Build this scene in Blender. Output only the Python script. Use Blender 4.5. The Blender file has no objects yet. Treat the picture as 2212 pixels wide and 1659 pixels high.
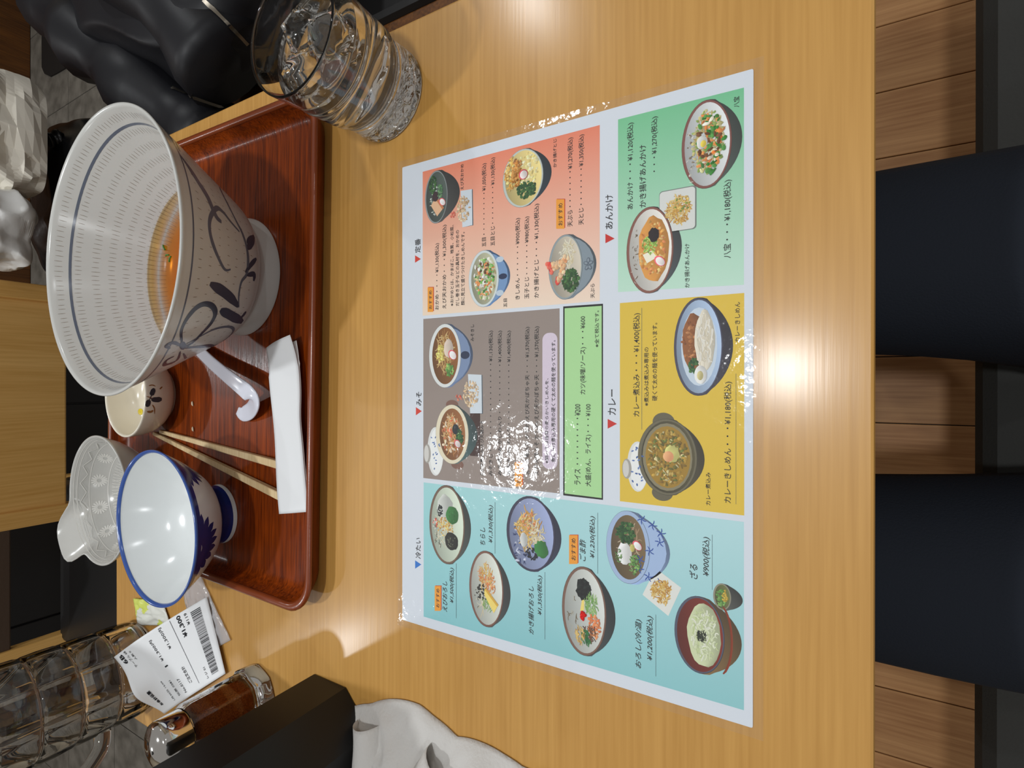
import bpy, bmesh, math, random
from mathutils import Vector, Matrix, noise
from mathutils.bvhtree import BVHTree

random.seed(7)
S = bpy.context.scene
COL = S.collection
TAU = math.tau
Z0 = 0.70            # height of the table top above the floor (m)

# ------------------------------------------------------------------ camera
# all lengths below are millimetres in the table frame: x to the right of the
# sitter, y away from the sitter, z above the table top, origin at the middle
# of the near edge of the menu sheet (a B4 sheet, 364 x 257 mm)
FPX = 1115.0
CAM = Vector((8.46, -30.15, 313.4))
RC = Matrix.Rotation(0.0028, 3, 'Z') @ Matrix.Rotation(0.5331, 3, 'X') @ Matrix.Rotation(-0.0021, 3, 'Z')


def W(x, y, z=0.0):
    return Vector((x / 1000, y / 1000, Z0 + z / 1000))


def pxray(x, y):
    return RC @ Vector(((829.5 - y) / FPX, -(x - 1106) / FPX, -1.0))


def at(x, y, z=0.0):
    """photo pixel -> point (mm) on the horizontal plane at height z"""
    d = pxray(x, y)
    return CAM + d * ((z - CAM.z) / d.z)


def atY(x, y, Y):
    """photo pixel -> point (mm) on the upright plane at depth Y"""
    d = pxray(x, y)
    return CAM + d * ((Y - CAM.y) / d.y)


cam = bpy.data.cameras.new('camera')
cam.sensor_width = 36
cam.sensor_fit = 'HORIZONTAL'
cam.lens = 36 * FPX / 2212
cam.clip_start = 0.01
camo = bpy.data.objects.new('camera', cam)
COL.objects.link(camo)
# the photograph is stored lying on its side (turned a quarter turn left)
M = RC @ Matrix(((0, 1, 0), (-1, 0, 0), (0, 0, 1)))
camo.matrix_world = Matrix.Translation(W(*CAM)) @ M.to_4x4()
S.camera = camo

# ------------------------------------------------------------------ light
wd = bpy.data.worlds.new('room_air')
S.world = wd
wd.use_nodes = True
wd.node_tree.nodes['Background'].inputs[0].default_value = (1.0, 0.96, 0.92, 1)
wd.node_tree.nodes['Background'].inputs[1].default_value = 0.24


def lamp(name, x, y, z, power, size=0.11, color=(0.955, 0.985, 1.0)):
    l = bpy.data.lights.new(name, 'AREA')
    l.shape = 'DISK'
    l.size = size
    l.energy = power
    l.color = color
    l.cycles.is_caustics_light = True
    o = bpy.data.objects.new(name, l)
    COL.objects.link(o)
    o.location = W(x, y, z)
    return o


# ceiling downlights, found from their mirror images in the varnish and film; the pair behind the sitter is added fill
lamp('downlight_or_fill', 56, 62, 1800, 9.2)
lamp('downlight_or_fill', -335, 1181, 1800, 11.0)
lamp('downlight_or_fill', 1788, 1108, 1800, 8.0)
lamp('downlight_or_fill', 123, 3075, 1800, 8.0)
lamp('downlight_or_fill', -1522, 2358, 1800, 8.0)
lamp('downlight_or_fill', 1000, -1000, 1800, 3.5)  # added fill lamp, brightens faces turned towards the sitter
lamp('downlight_or_fill', -1000, -1000, 1800, 3.5)  # its added twin on the left, likewise only fill

vs = S.view_settings
vs.view_transform = 'Standard'
vs.look = 'None'
vs.exposure = 0.12
vs.gamma = 1.0
vs.use_curve_mapping = False


# ------------------------------------------------------------------ helpers
def lin(c):
    def f(v):
        v = v / 255
        return v / 12.92 if v <= 0.04045 else ((v + 0.055) / 1.055) ** 2.4
    return (f(c[0]), f(c[1]), f(c[2]), 1.0)


def mat(name, c=(200, 200, 200), rough=0.5, metal=0.0, spec=0.5, coat=0.0, coat_rough=0.05,
        trans=0.0, ior=1.45, bump=None, sss=0.0, linear=None):
    m = bpy.data.materials.new(name)
    m.use_nodes = True
    p = m.node_tree.nodes['Principled BSDF']
    p.inputs['Base Color'].default_value = (linear + (1,)) if linear else lin(c)
    p.inputs['Roughness'].default_value = rough
    p.inputs['Metallic'].default_value = metal
    p.inputs['Specular IOR Level'].default_value = spec
    p.inputs['Coat Weight'].default_value = coat
    p.inputs['Coat Roughness'].default_value = coat_rough
    p.inputs['Transmission Weight'].default_value = trans
    p.inputs['IOR'].default_value = ior
    if bump:
        sc, st, det = bump
        add_bump(m, sc, st, det)
    return m


def N(m, t, **kw):
    n = m.node_tree.nodes.new(t)
    for k, v in kw.items():
        setattr(n, k, v)
    return n


def L(m, a, b):
    m.node_tree.links.new(a, b)


def add_bump(m, scale, strength, detail=3, stretch=(1, 1, 1), dist=0.001):
    p = m.node_tree.nodes['Principled BSDF']
    tc = N(m, 'ShaderNodeTexCoord')
    mp = N(m, 'ShaderNodeMapping')
    mp.inputs['Scale'].default_value = stretch
    nz = N(m, 'ShaderNodeTexNoise')
    nz.inputs['Scale'].default_value = scale
    nz.inputs['Detail'].default_value = detail
    b = N(m, 'ShaderNodeBump')
    b.inputs['Strength'].default_value = strength
    b.inputs['Distance'].default_value = dist
    L(m, tc.outputs['Object'], mp.inputs[0])
    L(m, mp.outputs[0], nz.inputs['Vector'])
    L(m, nz.outputs['Fac'], b.inputs['Height'])
    L(m, b.outputs[0], p.inputs['Normal'])
    if p.inputs['Coat Weight'].default_value > 0:
        L(m, b.outputs[0], p.inputs['Coat Normal'])


def wood(name, dark, light, stretch=(2.5, 60, 60), scale=1.0, rough=0.35, coat=0.0, coat_rough=0.15,
         bump=0.05, contrast=(0.35, 0.68), vary=None, fine=(6, 420, 420)):
    m = mat(name, rough=rough, coat=coat, coat_rough=coat_rough)
    p = m.node_tree.nodes['Principled BSDF']
    tc = N(m, 'ShaderNodeTexCoord')
    src = tc.outputs['Object']
    mp = N(m, 'ShaderNodeMapping')
    mp.inputs['Scale'].default_value = stretch
    n1 = N(m, 'ShaderNodeTexNoise')
    n1.inputs['Scale'].default_value = scale
    n1.inputs['Detail'].default_value = 5
    n1.inputs['Distortion'].default_value = 0.4
    mp2 = N(m, 'ShaderNodeMapping')
    mp2.inputs['Scale'].default_value = fine
    n2 = N(m, 'ShaderNodeTexNoise')
    n2.inputs['Scale'].default_value = 1.0
    n2.inputs['Detail'].default_value = 3
    L(m, src, mp.inputs[0])
    L(m, src, mp2.inputs[0])
    L(m, mp.outputs[0], n1.inputs['Vector'])
    L(m, mp2.outputs[0], n2.inputs['Vector'])
    mx = N(m, 'ShaderNodeMath', operation='MULTIPLY_ADD')
    mx.inputs[1].default_value = 0.55
    L(m, n2.outputs['Fac'], mx.inputs[0])
    sc = N(m, 'ShaderNodeMath', operation='MULTIPLY')
    sc.inputs[1].default_value = 0.45
    L(m, n1.outputs['Fac'], sc.inputs[0])
    L(m, sc.outputs[0], mx.inputs[2])
    rp = N(m, 'ShaderNodeValToRGB')
    rp.color_ramp.elements[0].position = contrast[0]
    rp.color_ramp.elements[0].color = lin(dark)
    rp.color_ramp.elements[1].position = contrast[1]
    rp.color_ramp.elements[1].color = lin(light)
    L(m, mx.outputs[0], rp.inputs[0])
    out = rp.outputs[0]
    if vary:
        oi = N(m, 'ShaderNodeObjectInfo')
        hv = N(m, 'ShaderNodeHueSaturation')
        mr = N(m, 'ShaderNodeMapRange')
        mr.inputs['To Min'].default_value = 1 - vary
        mr.inputs['To Max'].default_value = 1 + vary
        L(m, oi.outputs['Random'], mr.inputs['Value'])
        L(m, mr.outputs[0], hv.inputs['Value'])
        L(m, out, hv.inputs['Color'])
        out = hv.outputs[0]
    L(m, out, p.inputs['Base Color'])
    b = N(m, 'ShaderNodeBump')
    b.inputs['Strength'].default_value = bump
    b.inputs['Distance'].default_value = 0.0006
    L(m, mx.outputs[0], b.inputs['Height'])
    L(m, b.outputs[0], p.inputs['Normal'])
    if coat > 0:
        L(m, b.outputs[0], p.inputs['Coat Normal'])
    return m


def speckle(name, a, b, scale, rough=0.6, lo=0.35, hi=0.65, detail=4, **kw):
    m = mat(name, a, rough, **kw)
    p = m.node_tree.nodes['Principled BSDF']
    tc = N(m, 'ShaderNodeTexCoord')
    nz = N(m, 'ShaderNodeTexNoise')
    nz.inputs['Scale'].default_value = scale
    nz.inputs['Detail'].default_value = detail
    rp = N(m, 'ShaderNodeValToRGB')
    rp.color_ramp.elements[0].position = lo
    rp.color_ramp.elements[0].color = lin(a)
    rp.color_ramp.elements[1].position = hi
    rp.color_ramp.elements[1].color = lin(b)
    L(m, tc.outputs['Object'], nz.inputs['Vector'])
    L(m, nz.outputs['Fac'], rp.inputs[0])
    L(m, rp.outputs[0], p.inputs['Base Color'])
    return m


def clear(name, tint=(0.97, 0.97, 0.97), rough=0.03, ior=1.5, bump=None, haze=0.0, hazecol=(0.9, 0.9, 0.9)):
    """thin clear sheet: straight transmission plus a Fresnel reflection"""
    m = bpy.data.materials.new(name)
    m.use_nodes = True
    nt = m.node_tree
    for n in list(nt.nodes):
        nt.nodes.remove(n)
    out = N(m, 'ShaderNodeOutputMaterial')
    tr = N(m, 'ShaderNodeBsdfTransparent')
    tr.inputs[0].default_value = tint + (1,)
    gl = N(m, 'ShaderNodeBsdfGlossy')
    gl.inputs['Roughness'].default_value = rough
    fr = N(m, 'ShaderNodeFresnel')
    fr.inputs['IOR'].default_value = ior
    mx = N(m, 'ShaderNodeMixShader')
    first = tr.outputs[0]
    if haze > 0:
        df = N(m, 'ShaderNodeBsdfDiffuse')
        df.inputs[0].default_value = hazecol + (1,)
        m2 = N(m, 'ShaderNodeMixShader')
        m2.inputs[0].default_value = haze
        L(m, tr.outputs[0], m2.inputs[1])
        L(m, df.outputs[0], m2.inputs[2])
        first = m2.outputs[0]
    geo = N(m, 'ShaderNodeNewGeometry')
    inv = N(m, 'ShaderNodeMath', operation='SUBTRACT')
    inv.inputs[0].default_value = 1.0
    ml = N(m, 'ShaderNodeMath', operation='MULTIPLY')
    L(m, geo.outputs['Backfacing'], inv.inputs[1])
    L(m, fr.outputs[0], ml.inputs[0])
    L(m, inv.outputs[0], ml.inputs[1])
    L(m, ml.outputs[0], mx.inputs[0])
    L(m, first, mx.inputs[1])
    L(m, gl.outputs[0], mx.inputs[2])
    L(m, mx.outputs[0], out.inputs[0])
    if bump:
        tc = N(m, 'ShaderNodeTexCoord')
        nz = N(m, 'ShaderNodeTexNoise')
        nz.inputs['Scale'].default_value = bump[0]
        nz.inputs['Detail'].default_value = 3
        b = N(m, 'ShaderNodeBump')
        b.inputs['Strength'].default_value = bump[1]
        b.inputs['Distance'].default_value = bump[2]
        L(m, tc.outputs['Object'], nz.inputs['Vector'])
        L(m, nz.outputs['Fac'], b.inputs['Height'])
        L(m, b.outputs[0], gl.inputs['Normal'])
    return m


def glass(name, c=(1, 1, 1), ior=1.46, rough=0.0):
    return mat(name, rough=rough, trans=1.0, ior=ior, linear=c)


def tag(o, label=None, cat=None, group=None, kind=None):
    if label:
        o['label'] = label
    if cat:
        o['category'] = cat
    if group:
        o['group'] = group
    if kind:
        o['kind'] = kind
    return o


def thing(name, label, cat, x, y, z=0.0, rz=0.0, group=None):
    o = bpy.data.objects.new(name, None)
    o.empty_display_size = 0.02
    COL.objects.link(o)
    o.location = W(x, y, z)
    o.rotation_euler = (0, 0, rz)
    return tag(o, label, cat, group)


def add(name, verts, faces, m, parent=None, smooth=True, mm=True, loc=None, rot=None):
    """mesh from points in mm (local to its parent)"""
    k = 0.001 if mm else 1.0
    me = bpy.data.meshes.new(name)
    me.from_pydata([(v[0] * k, v[1] * k, v[2] * k) for v in verts], [], faces)
    me.update()
    fixn(me)
    return addme(name, me, m, parent, smooth, loc, rot)


def fixn(me):
    bm = bmesh.new()
    bm.from_mesh(me)
    bmesh.ops.recalc_face_normals(bm, faces=bm.faces)
    bm.to_mesh(me)
    bm.free()


def addme(name, me, m, parent=None, smooth=True, loc=None, rot=None):
    ms = m if isinstance(m, (list, tuple)) else [m]
    if not me.materials:
        for q in ms:
            me.materials.append(q)
    if smooth:
        me.polygons.foreach_set('use_smooth', [True] * len(me.polygons))
    o = bpy.data.objects.new(name, me)
    COL.objects.link(o)
    if parent:
        o.parent = parent
    if loc is not None:
        o.location = Vector(loc) * 0.001
    if rot is not None:
        o.rotation_euler = rot
    return o


def bevel(o, w, seg=2, angle=0.6):
    b = o.modifiers.new('bevel', 'BEVEL')
    b.width = w / 1000
    b.segments = seg
    b.limit_method = 'ANGLE'
    b.angle_limit = angle
    return o


def lathe(profile, n=64, closed=False, cap0=True, cap1=True):
    """profile [(r,z)], returns verts, faces; r==0 ends become poles"""
    V, F, rings = [], [], []
    for r, z in profile:
        if r <= 1e-6:
            V.append((0, 0, z))
            rings.append([len(V) - 1])
        else:
            i0 = len(V)
            for k in range(n):
                a = TAU * k / n
                V.append((r * math.cos(a), r * math.sin(a), z))
            rings.append(list(range(i0, i0 + n)))
    pairs = list(zip(rings[:-1], rings[1:]))
    if closed:
        pairs.append((rings[-1], rings[0]))
    for A, B in pairs:
        if len(A) == 1 and len(B) == 1:
            continue
        for k in range(n):
            j = (k + 1) % n
            if len(A) == 1:
                F.append((A[0], B[k], B[j]))
            elif len(B) == 1:
                F.append((A[k], A[j], B[0]))
            else:
                F.append((A[k], A[j], B[j], B[k]))
    if not closed:
        if cap0 and len(rings[0]) > 1:
            F.append(tuple(rings[0]))
        if cap1 and len(rings[-1]) > 1:
            F.append(tuple(rings[-1]))
    return V, F


def smoothprof(pts, sub=4):
    """Catmull-Rom through profile points"""
    out = []
    n = len(pts)
    for i in range(n - 1):
        p0 = pts[max(i - 1, 0)]
        p1, p2 = pts[i], pts[i + 1]
        p3 = pts[min(i + 2, n - 1)]
        for s in range(sub):
            t = s / sub
            q = []
            for c in range(len(p1)):
                a, b, cc, d = p0[c], p1[c], p2[c], p3[c]
                q.append(0.5 * ((2 * b) + (-a + cc) * t + (2 * a - 5 * b + 4 * cc - d) * t * t + (-a + 3 * b - 3 * cc + d) * t ** 3))
            out.append(tuple(q))
    out.append(tuple(pts[-1]))
    return out


def box(sx, sy, sz, cx=0, cy=0, cz=0):
    V = [(cx + a * sx / 2, cy + b * sy / 2, cz + c * sz / 2) for a in (-1, 1) for b in (-1, 1) for c in (-1, 1)]
    F = [(0, 1, 3, 2), (4, 6, 7, 5), (0, 4, 5, 1), (2, 3, 7, 6), (0, 2, 6, 4), (1, 5, 7, 3)]
    return V, F


def addbox(name, size, c, m, parent=None, bev=1.5, rot=None):
    V, F = box(*size)
    o = add(name, V, F, m, parent, smooth=False, loc=c, rot=rot)
    if bev:
        bevel(o, bev)
    return o


def tube(path, rad, n=10, cap=True):
    """swept tube along 3D points (mm); rad number or list"""
    V, F = [], []
    P = [Vector(p) for p in path]
    prev = None
    for i, p in enumerate(P):
        t = (P[min(i + 1, len(P) - 1)] - P[max(i - 1, 0)]).normalized()
        if prev is None:
            up = Vector((0, 0, 1)) if abs(t.z) < 0.9 else Vector((1, 0, 0))
            a = t.cross(up).normalized()
        else:
            a = (prev - t * prev.dot(t)).normalized()
        prev = a
        b = t.cross(a)
        r = rad[i] if isinstance(rad, (list, tuple)) else rad
        for k in range(n):
            w = TAU * k / n
            V.append(tuple(p + (a * math.cos(w) + b * math.sin(w)) * r))
    for i in range(len(P) - 1):
        for k in range(n):
            j = (k + 1) % n
            F.append((i * n + k, i * n + j, (i + 1) * n + j, (i + 1) * n + k))
    if cap:
        F.append(tuple(range(n)))
        F.append(tuple(range((len(P) - 1) * n, len(P) * n)))
    return V, F


def spline(pts, sub=6):
    return smoothprof([tuple(p) for p in pts], sub)


def join(parts):
    V, F = [], []
    for v, f in parts:
        o = len(V)
        V += list(v)
        F += [tuple(i + o for i in q) for q in f]
    return V, F


def rrect(w, h, r, n=8):
    out = []
    for cx, cy, a0 in ((w / 2 - r, h / 2 - r, 0), (-w / 2 + r, h / 2 - r, 90), (-w / 2 + r, -h / 2 + r, 180), (w / 2 - r, -h / 2 + r, 270)):
        for k in range(n + 1):
            a = math.radians(a0 + 90 * k / n)
            out.append((cx + r * math.cos(a), cy + r * math.sin(a)))
    return out


def loft(rings, cap0=True, cap1=True):
    n = len(rings[0])
    V = [p for r in rings for p in r]
    F = []
    for i in range(len(rings) - 1):
        for k in range(n):
            j = (k + 1) % n
            F.append((i * n + k, i * n + j, (i + 1) * n + j, (i + 1) * n + k))
    if cap0:
        F.append(tuple(range(n)))
    if cap1:
        F.append(tuple(range((len(rings) - 1) * n, len(rings) * n)))
    return V, F


def sheet(fn, nu, nv, thick):
    """closed thin sheet from fn(u,v)->Vector (mm), thickness along +normal"""
    P = [[Vector(fn(i / nu, j / nv)) for j in range(nv + 1)] for i in range(nu + 1)]
    V, F = [], []
    for lay in (0, 1):
        for i in range(nu + 1):
            for j in range(nv + 1):
                du = P[min(i + 1, nu)][j] - P[max(i - 1, 0)][j]
                dv = P[i][min(j + 1, nv)] - P[i][max(j - 1, 0)]
                nn = du.cross(dv)
                nn = nn.normalized() if nn.length > 1e-9 else Vector((0, 0, 1))
                V.append(tuple(P[i][j] + nn * (thick * lay)))
    def id_(l, i, j):
        return l * (nu + 1) * (nv + 1) + i * (nv + 1) + j
    for i in range(nu):
        for j in range(nv):
            F.append((id_(0, i, j), id_(0, i, j + 1), id_(0, i + 1, j + 1), id_(0, i + 1, j)))
            F.append((id_(1, i, j), id_(1, i + 1, j), id_(1, i + 1, j + 1), id_(1, i, j + 1)))
    for i in range(nu):
        F.append((id_(0, i, 0), id_(0, i + 1, 0), id_(1, i + 1, 0), id_(1, i, 0)))
        F.append((id_(0, i, nv), id_(1, i, nv), id_(1, i + 1, nv), id_(0, i + 1, nv)))
    for j in range(nv):
        F.append((id_(0, 0, j), id_(1, 0, j), id_(1, 0, j + 1), id_(0, 0, j + 1)))
        F.append((id_(0, nu, j), id_(0, nu, j + 1), id_(1, nu, j + 1), id_(1, nu, j)))
    return V, F


def ribbon(pts, nrms, widths, off=0.12):
    """flat painted stroke lying on a surface"""
    V, F = [], []
    n = len(pts)
    for i in range(n):
        t = (pts[min(i + 1, n - 1)] - pts[max(i - 1, 0)])
        side = t.cross(nrms[i])
        side = side.normalized() if side.length > 1e-9 else Vector((1, 0, 0))
        p = pts[i] + nrms[i] * off
        w = widths[i] / 2
        V.append(tuple(p - side * w))
        V.append(tuple(p + nrms[i] * 0.05))
        V.append(tuple(p + side * w))
    for i in range(n - 1):
        F.append((3 * i, 3 * i + 1, 3 * i + 4, 3 * i + 3))
        F.append((3 * i + 1, 3 * i + 2, 3 * i + 5, 3 * i + 4))
    return V, F


class Proj:
    """throws photo pixels onto an object's surface"""
    def __init__(self, verts, faces, off):
        self.off = Vector(off)
        self.t = BVHTree.FromPolygons([Vector(v) for v in verts], [list(f) for f in faces])

    def hit(self, x, y):
        d = pxray(x, y).normalized()
        o = CAM - self.off
        loc, nrm, i, dist = self.t.ray_cast(o, d)
        if loc is None:
            return None
        if nrm.dot(d) > 0:
            nrm = -nrm
        return loc, nrm

    def stroke(self, path, w, off=0.15, taper=True, sub=5):
        P, Q, Wd = [], [], []
        pts = spline(path, sub) if len(path) > 2 else path
        n = len(pts)
        for i, (x, y) in enumerate(pts):
            h = self.hit(x, y)
            if not h:
                continue
            P.append(h[0])
            Q.append(h[1])
            e = i / max(1, n - 1)
            k = 1.0
            if taper:
                k = 0.35 + 0.65 * min(1, 4 * e) * min(1, 3.2 * (1 - e) + 0.1)
            Wd.append(w * k * (0.88 + 0.24 * noise.noise(Vector((x * 0.03, y * 0.03, w)))))
        if len(P) < 2:
            return [], []
        return ribbon(P, Q, Wd, off)

    def blob(self, cx, cy, rx, ry, rot=0, off=0.2, n=16):
        c = self.hit(cx, cy)
        if not c:
            return [], []
        V = [tuple(c[0] + c[1] * (off + 0.05))]
        for k in range(n):
            a = TAU * k / n
            dx, dy = rx * math.cos(a), ry * math.sin(a)
            x = cx + dx * math.cos(rot) - dy * math.sin(rot)
            y = cy + dx * math.sin(rot) + dy * math.cos(rot)
            h = self.hit(x, y) or c
            V.append(tuple(h[0] + h[1] * off))
        return V, [(0, 1 + k, 1 + (k + 1) % n) for k in range(n)]

# ------------------------------------------------------------------ setting
M_TABLE = wood('table_wood', (184, 134, 62), (204, 154, 80), stretch=(2.2, 26, 26), rough=0.45, coat=0.5, coat_rough=0.2, bump=0.07, fine=(10, 330, 330))
M_CHAIR = wood('chair_wood', (206, 156, 82), (230, 184, 112), stretch=(20, 20, 2.0), rough=0.4, fine=(240, 240, 8))
M_PLANK = wood('plank_wood', (166, 116, 72), (208, 158, 106), stretch=(30, 1.6, 30), rough=0.5, vary=0.1, fine=(230, 8, 230))
M_DARKWOOD = wood('dark_wood', (70, 40, 14), (118, 72, 26), stretch=(20, 20, 2.0), rough=0.5, fine=(200, 200, 8))
M_TILE = speckle('floor_tile', (104, 100, 92), (136, 131, 122), 14, rough=0.55)
M_GROUT = mat('grout', (52, 50, 46), 0.9)
M_BLACKCLOTH = mat('black_cloth', (25, 25, 29), 0.45, spec=0.35, bump=(26, 0.5, 4))
M_NAVY = mat('navy_cloth', (32, 36, 44), 0.85, spec=0.2, bump=(700, 0.35, 2))
M_GREYSEAT = mat('grey_seat_cloth', (66, 66, 64), 0.85, spec=0.2, bump=(400, 0.3, 2))
M_LEATHER = mat('brown_leather', (74, 58, 46), 0.36, spec=0.4, bump=(160, 0.2, 3))
M_STEEL = mat('zip_metal', (150, 142, 130), 0.35, metal=1.0)

V, F = box(5400, 4400, 30, 0, 1240, -715 - 6)
floor = tag(add('floor', V, F, M_GROUT, smooth=False), kind='structure')
floor.location = (0, 0, Z0)
fl = floor
# wooden boards under the near bench and table
V, F = box(104.4, 1250, 14)
pm = None
for k in range(-9, 10):
    X = -2 + 106 * k + 53 - 53
    if pm is None:
        o = add('plank', V, F, M_PLANK, fl, smooth=False, loc=(X, -380, -707))
        bevel(o, 0.8, 1)
        pm = o.data
    else:
        o = addme('plank', pm, M_PLANK, fl, smooth=False, loc=(X, -380, -707))
        bevel(o, 0.8, 1)
V, F = box(446, 446, 14)
tm = None
for i in range(-6, 6):
    for j in range(7):
        c = (1300 + 450 * i - 225 - 450 * 2 + 450, 250 + 450 * j + 225, -707)
        if tm is None:
            o = add('tile', V, F, M_TILE, fl, smooth=False, loc=c)
            tm = o.data
        else:
            o = addme('tile', tm, M_TILE, fl, smooth=False, loc=c)
V, F = box(5340, 40, 2600, 0, 3425, 600)
tag(add('wall_back', V, F, M_DARKWOOD, smooth=False), kind='structure').location = (0, 0, Z0)

M_PLASTER = mat('plaster', (196, 184, 162), 0.8)
for sd, X in (('left', -2690), ('right', 2690)):
    V, F = box(40, 4400, 2600, X, 1240, 600)
    tag(add('wall_' + sd, V, F, M_PLASTER, smooth=False), kind='structure').location = (0, 0, Z0)

# ------------------------------------------------------------------ table
t = thing('restaurant_table', 'light wood dining table with the tray and the laminated menu on it', 'table', -56, 346, -700)
o = add('table_top', *loft([[(x, y, z) for x, y in rrect(706 - 2 * i, 803 - 2 * i, 14, 6)] for i, z in ((2, 672), (0, 674), (0, 698), (0.7, 699.5), (2, 700))]), M_TABLE, t, smooth=False)
for sx in (-1, 1):
    for sy in (-1, 1):
        addbox('leg', (55, 55, 672), (sx * 300, sy * 345, 336), M_CHAIR, t)
addbox('apron', (560, 22, 60), (0, 345, 640), M_CHAIR, t)
addbox('apron', (560, 22, 60), (0, -300, 640), M_CHAIR, t)

# ------------------------------------------------------------------ sitter's bench and legs
t = thing('bench', 'dark grey padded bench under the seated person at the near table edge', 'bench', 0, -400, -700)
o = addbox('seat_pad', (1500, 480, 70), (0, 0, 380), M_GREYSEAT, t, bev=22)
addbox('base_frame', (1450, 400, 50), (0, -20, 320), M_DARKWOOD, t)
for sx in (-1, 1):
    for sy in (-1, 1):
        addbox('leg', (50, 50, 295), (sx * 680, sy * 160, 147.5), M_DARKWOOD, t)


def skin(name, verts, edges, radii, m, parent=None, sub=2, root=0):
    me = bpy.data.meshes.new(name)
    me.from_pydata([(v[0] / 1000, v[1] / 1000, v[2] / 1000) for v in verts], edges, [])
    o = bpy.data.objects.new(name, me)
    COL.objects.link(o)
    s = o.modifiers.new('skin', 'SKIN')
    for i, r in enumerate(radii):
        rr = r if isinstance(r, tuple) else (r, r)
        me.skin_vertices[0].data[i].radius = (rr[0] / 1000, rr[1] / 1000)
    me.skin_vertices[0].data[root].use_root = True
    b = o.modifiers.new('sub', 'SUBSURF')
    b.levels = b.render_levels = sub
    dg = bpy.context.evaluated_depsgraph_get()
    bpy.context.view_layer.update()
    me2 = bpy.data.meshes.new_from_object(o.evaluated_get(dg))
    bpy.data.objects.remove(o)
    me2.materials.clear()
    return addme(name, me2, m, parent)


vs_ = [(-15, -430, -165), (-15, -430, -60), (-15, -420, 40),
       (80, -360, -192), (98, -200, -196), (104, -70, -196), (106, 60, -200), (106, 120, -235), (106, 140, -420), (106, 120, -640), (106, 150, -672), (108, 230, -680),
       (-108, -360, -192), (-132, -200, -196), (-139, -70, -196), (-140, 60, -200), (-140, 120, -235), (-140, 140, -420), (-140, 120, -640), (-140, 150, -672), (-142, 230, -680)]
ed = [(0, 1), (1, 2), (0, 3), (3, 4), (4, 5), (5, 6), (6, 7), (7, 8), (8, 9), (9, 10), (10, 11), (0, 12), (12, 13), (13, 14), (14, 15), (15, 16), (16, 17), (17, 18), (18, 19), (19, 20)]
leg_r = [88, 84, 79, 72, 62, 58, 46, 40, 30]
rad = [(135, 95), (135, 95), (132, 92)] + leg_r + leg_r
pers = thing('person', 'seated person in dark navy trousers, thighs under the near table edge', 'person', 0, 0, -700)
skin('body', [(a, b, c + 700) for a, b, c in vs_], ed, rad, M_NAVY, pers)

# ------------------------------------------------------------------ tray
M_TRAY = wood('tray_lacquer', (80, 26, 1), (146, 60, 5), stretch=(3, 60, 60), rough=0.34, coat=0.12, coat_rough=0.12, bump=0.55, contrast=(0.36, 0.62), fine=(22, 480, 480))
M_TRAY.node_tree.nodes['Principled BSDF'].inputs['Specular IOR Level'].default_value = 0.28
M_TRAYRIM = mat('tray_rim_lacquer', (126, 56, 22), 0.3, coat=0.4, coat_rough=0.15)
TR = math.radians(-1.2)
tray = thing('serving_tray', 'red-brown lacquered serving tray carrying the bowls', 'tray', 38, 529, 0, TR)
TW, TD = 456, 375
rings = []
for i, z in ((14, 0), (11, 1), (1.5, 16), (0, 17), (0, 19.2), (1.4, 20), (4.2, 20), (5.6, 19.2), (6.4, 17), (9, 10), (14, 4.6), (19, 3.2), (24, 3)):
    rings.append([(x, y, z) for x, y in rrect(TW - 2 * i, TD - 2 * i, max(30 - i * 0.6, 10), 8)])
add('tray_body', *loft(rings), M_TRAY, tray)
rim = [[(x, y, z) for x, y in rrect(TW - 2 * i, TD - 2 * i, 30 - i * 0.6, 8)] for i, z in ((-0.4, 17.6), (-0.5, 19.4), (1.2, 20.5), (4.4, 20.5), (6.0, 19.4), (6.4, 18))]
add('rim', *loft(rim, False, False), M_TRAYRIM, tray)

# ------------------------------------------------------------------ tableware on the tray
M_PORC = mat('porcelain', (222, 226, 226), 0.16, spec=0.5)
M_PORCG = mat('grey_white_porcelain', (200, 200, 196), 0.2)
M_PORCW = mat('cream_porcelain', (232, 224, 206), 0.18)
M_INK = mat('blue_grey_underglaze', (96, 103, 118), 0.18)
M_INKD = mat('dark_blue_underglaze', (66, 71, 88), 0.18)
M_TICK = mat('carved_tick_glaze', (148, 138, 126), 0.25)
TF = 3.0


def pt(profile, z, inner):
    """radius on a profile [(r,z)] at height z"""
    for (r0, z0), (r1, z1) in zip(profile[:-1], profile[1:]):
        if min(z0, z1) <= z <= max(z0, z1) and z0 != z1:
            return r0 + (r1 - r0) * (z - z0) / (z1 - z0)
    return profile[-1][0]


def surf_point(profile, th, z, sgn):
    r = pt(profile, z, 0)
    dz = 1.0
    r2 = pt(profile, z + dz, 0)
    d = Vector((r2 - r, dz)).normalized()
    n2 = (d.y, -d.x)
    n = Vector((n2[0] * math.cos(th), n2[0] * math.sin(th), n2[1])) * sgn
    return Vector((r * math.cos(th), r * math.sin(th), z)), n


def ring_band(profile, z0, z1, sgn, off=0.12, n=96, wob=0.0):
    V, F = [], []
    for k in range(n):
        th = TAU * k / n
        w = wob * math.sin(3 * th + 1) if wob else 0
        for z in (z0 + w, (z0 + z1) / 2 + w, z1 + w):
            p, nn = surf_point(profile, th, z, sgn)
            V.append(tuple(p + nn * off))
    for k in range(n):
        j = (k + 1) % n
        for q in (0, 1):
            F.append((3 * k + q, 3 * j + q, 3 * j + q + 1, 3 * k + q + 1))
    return V, F


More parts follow.
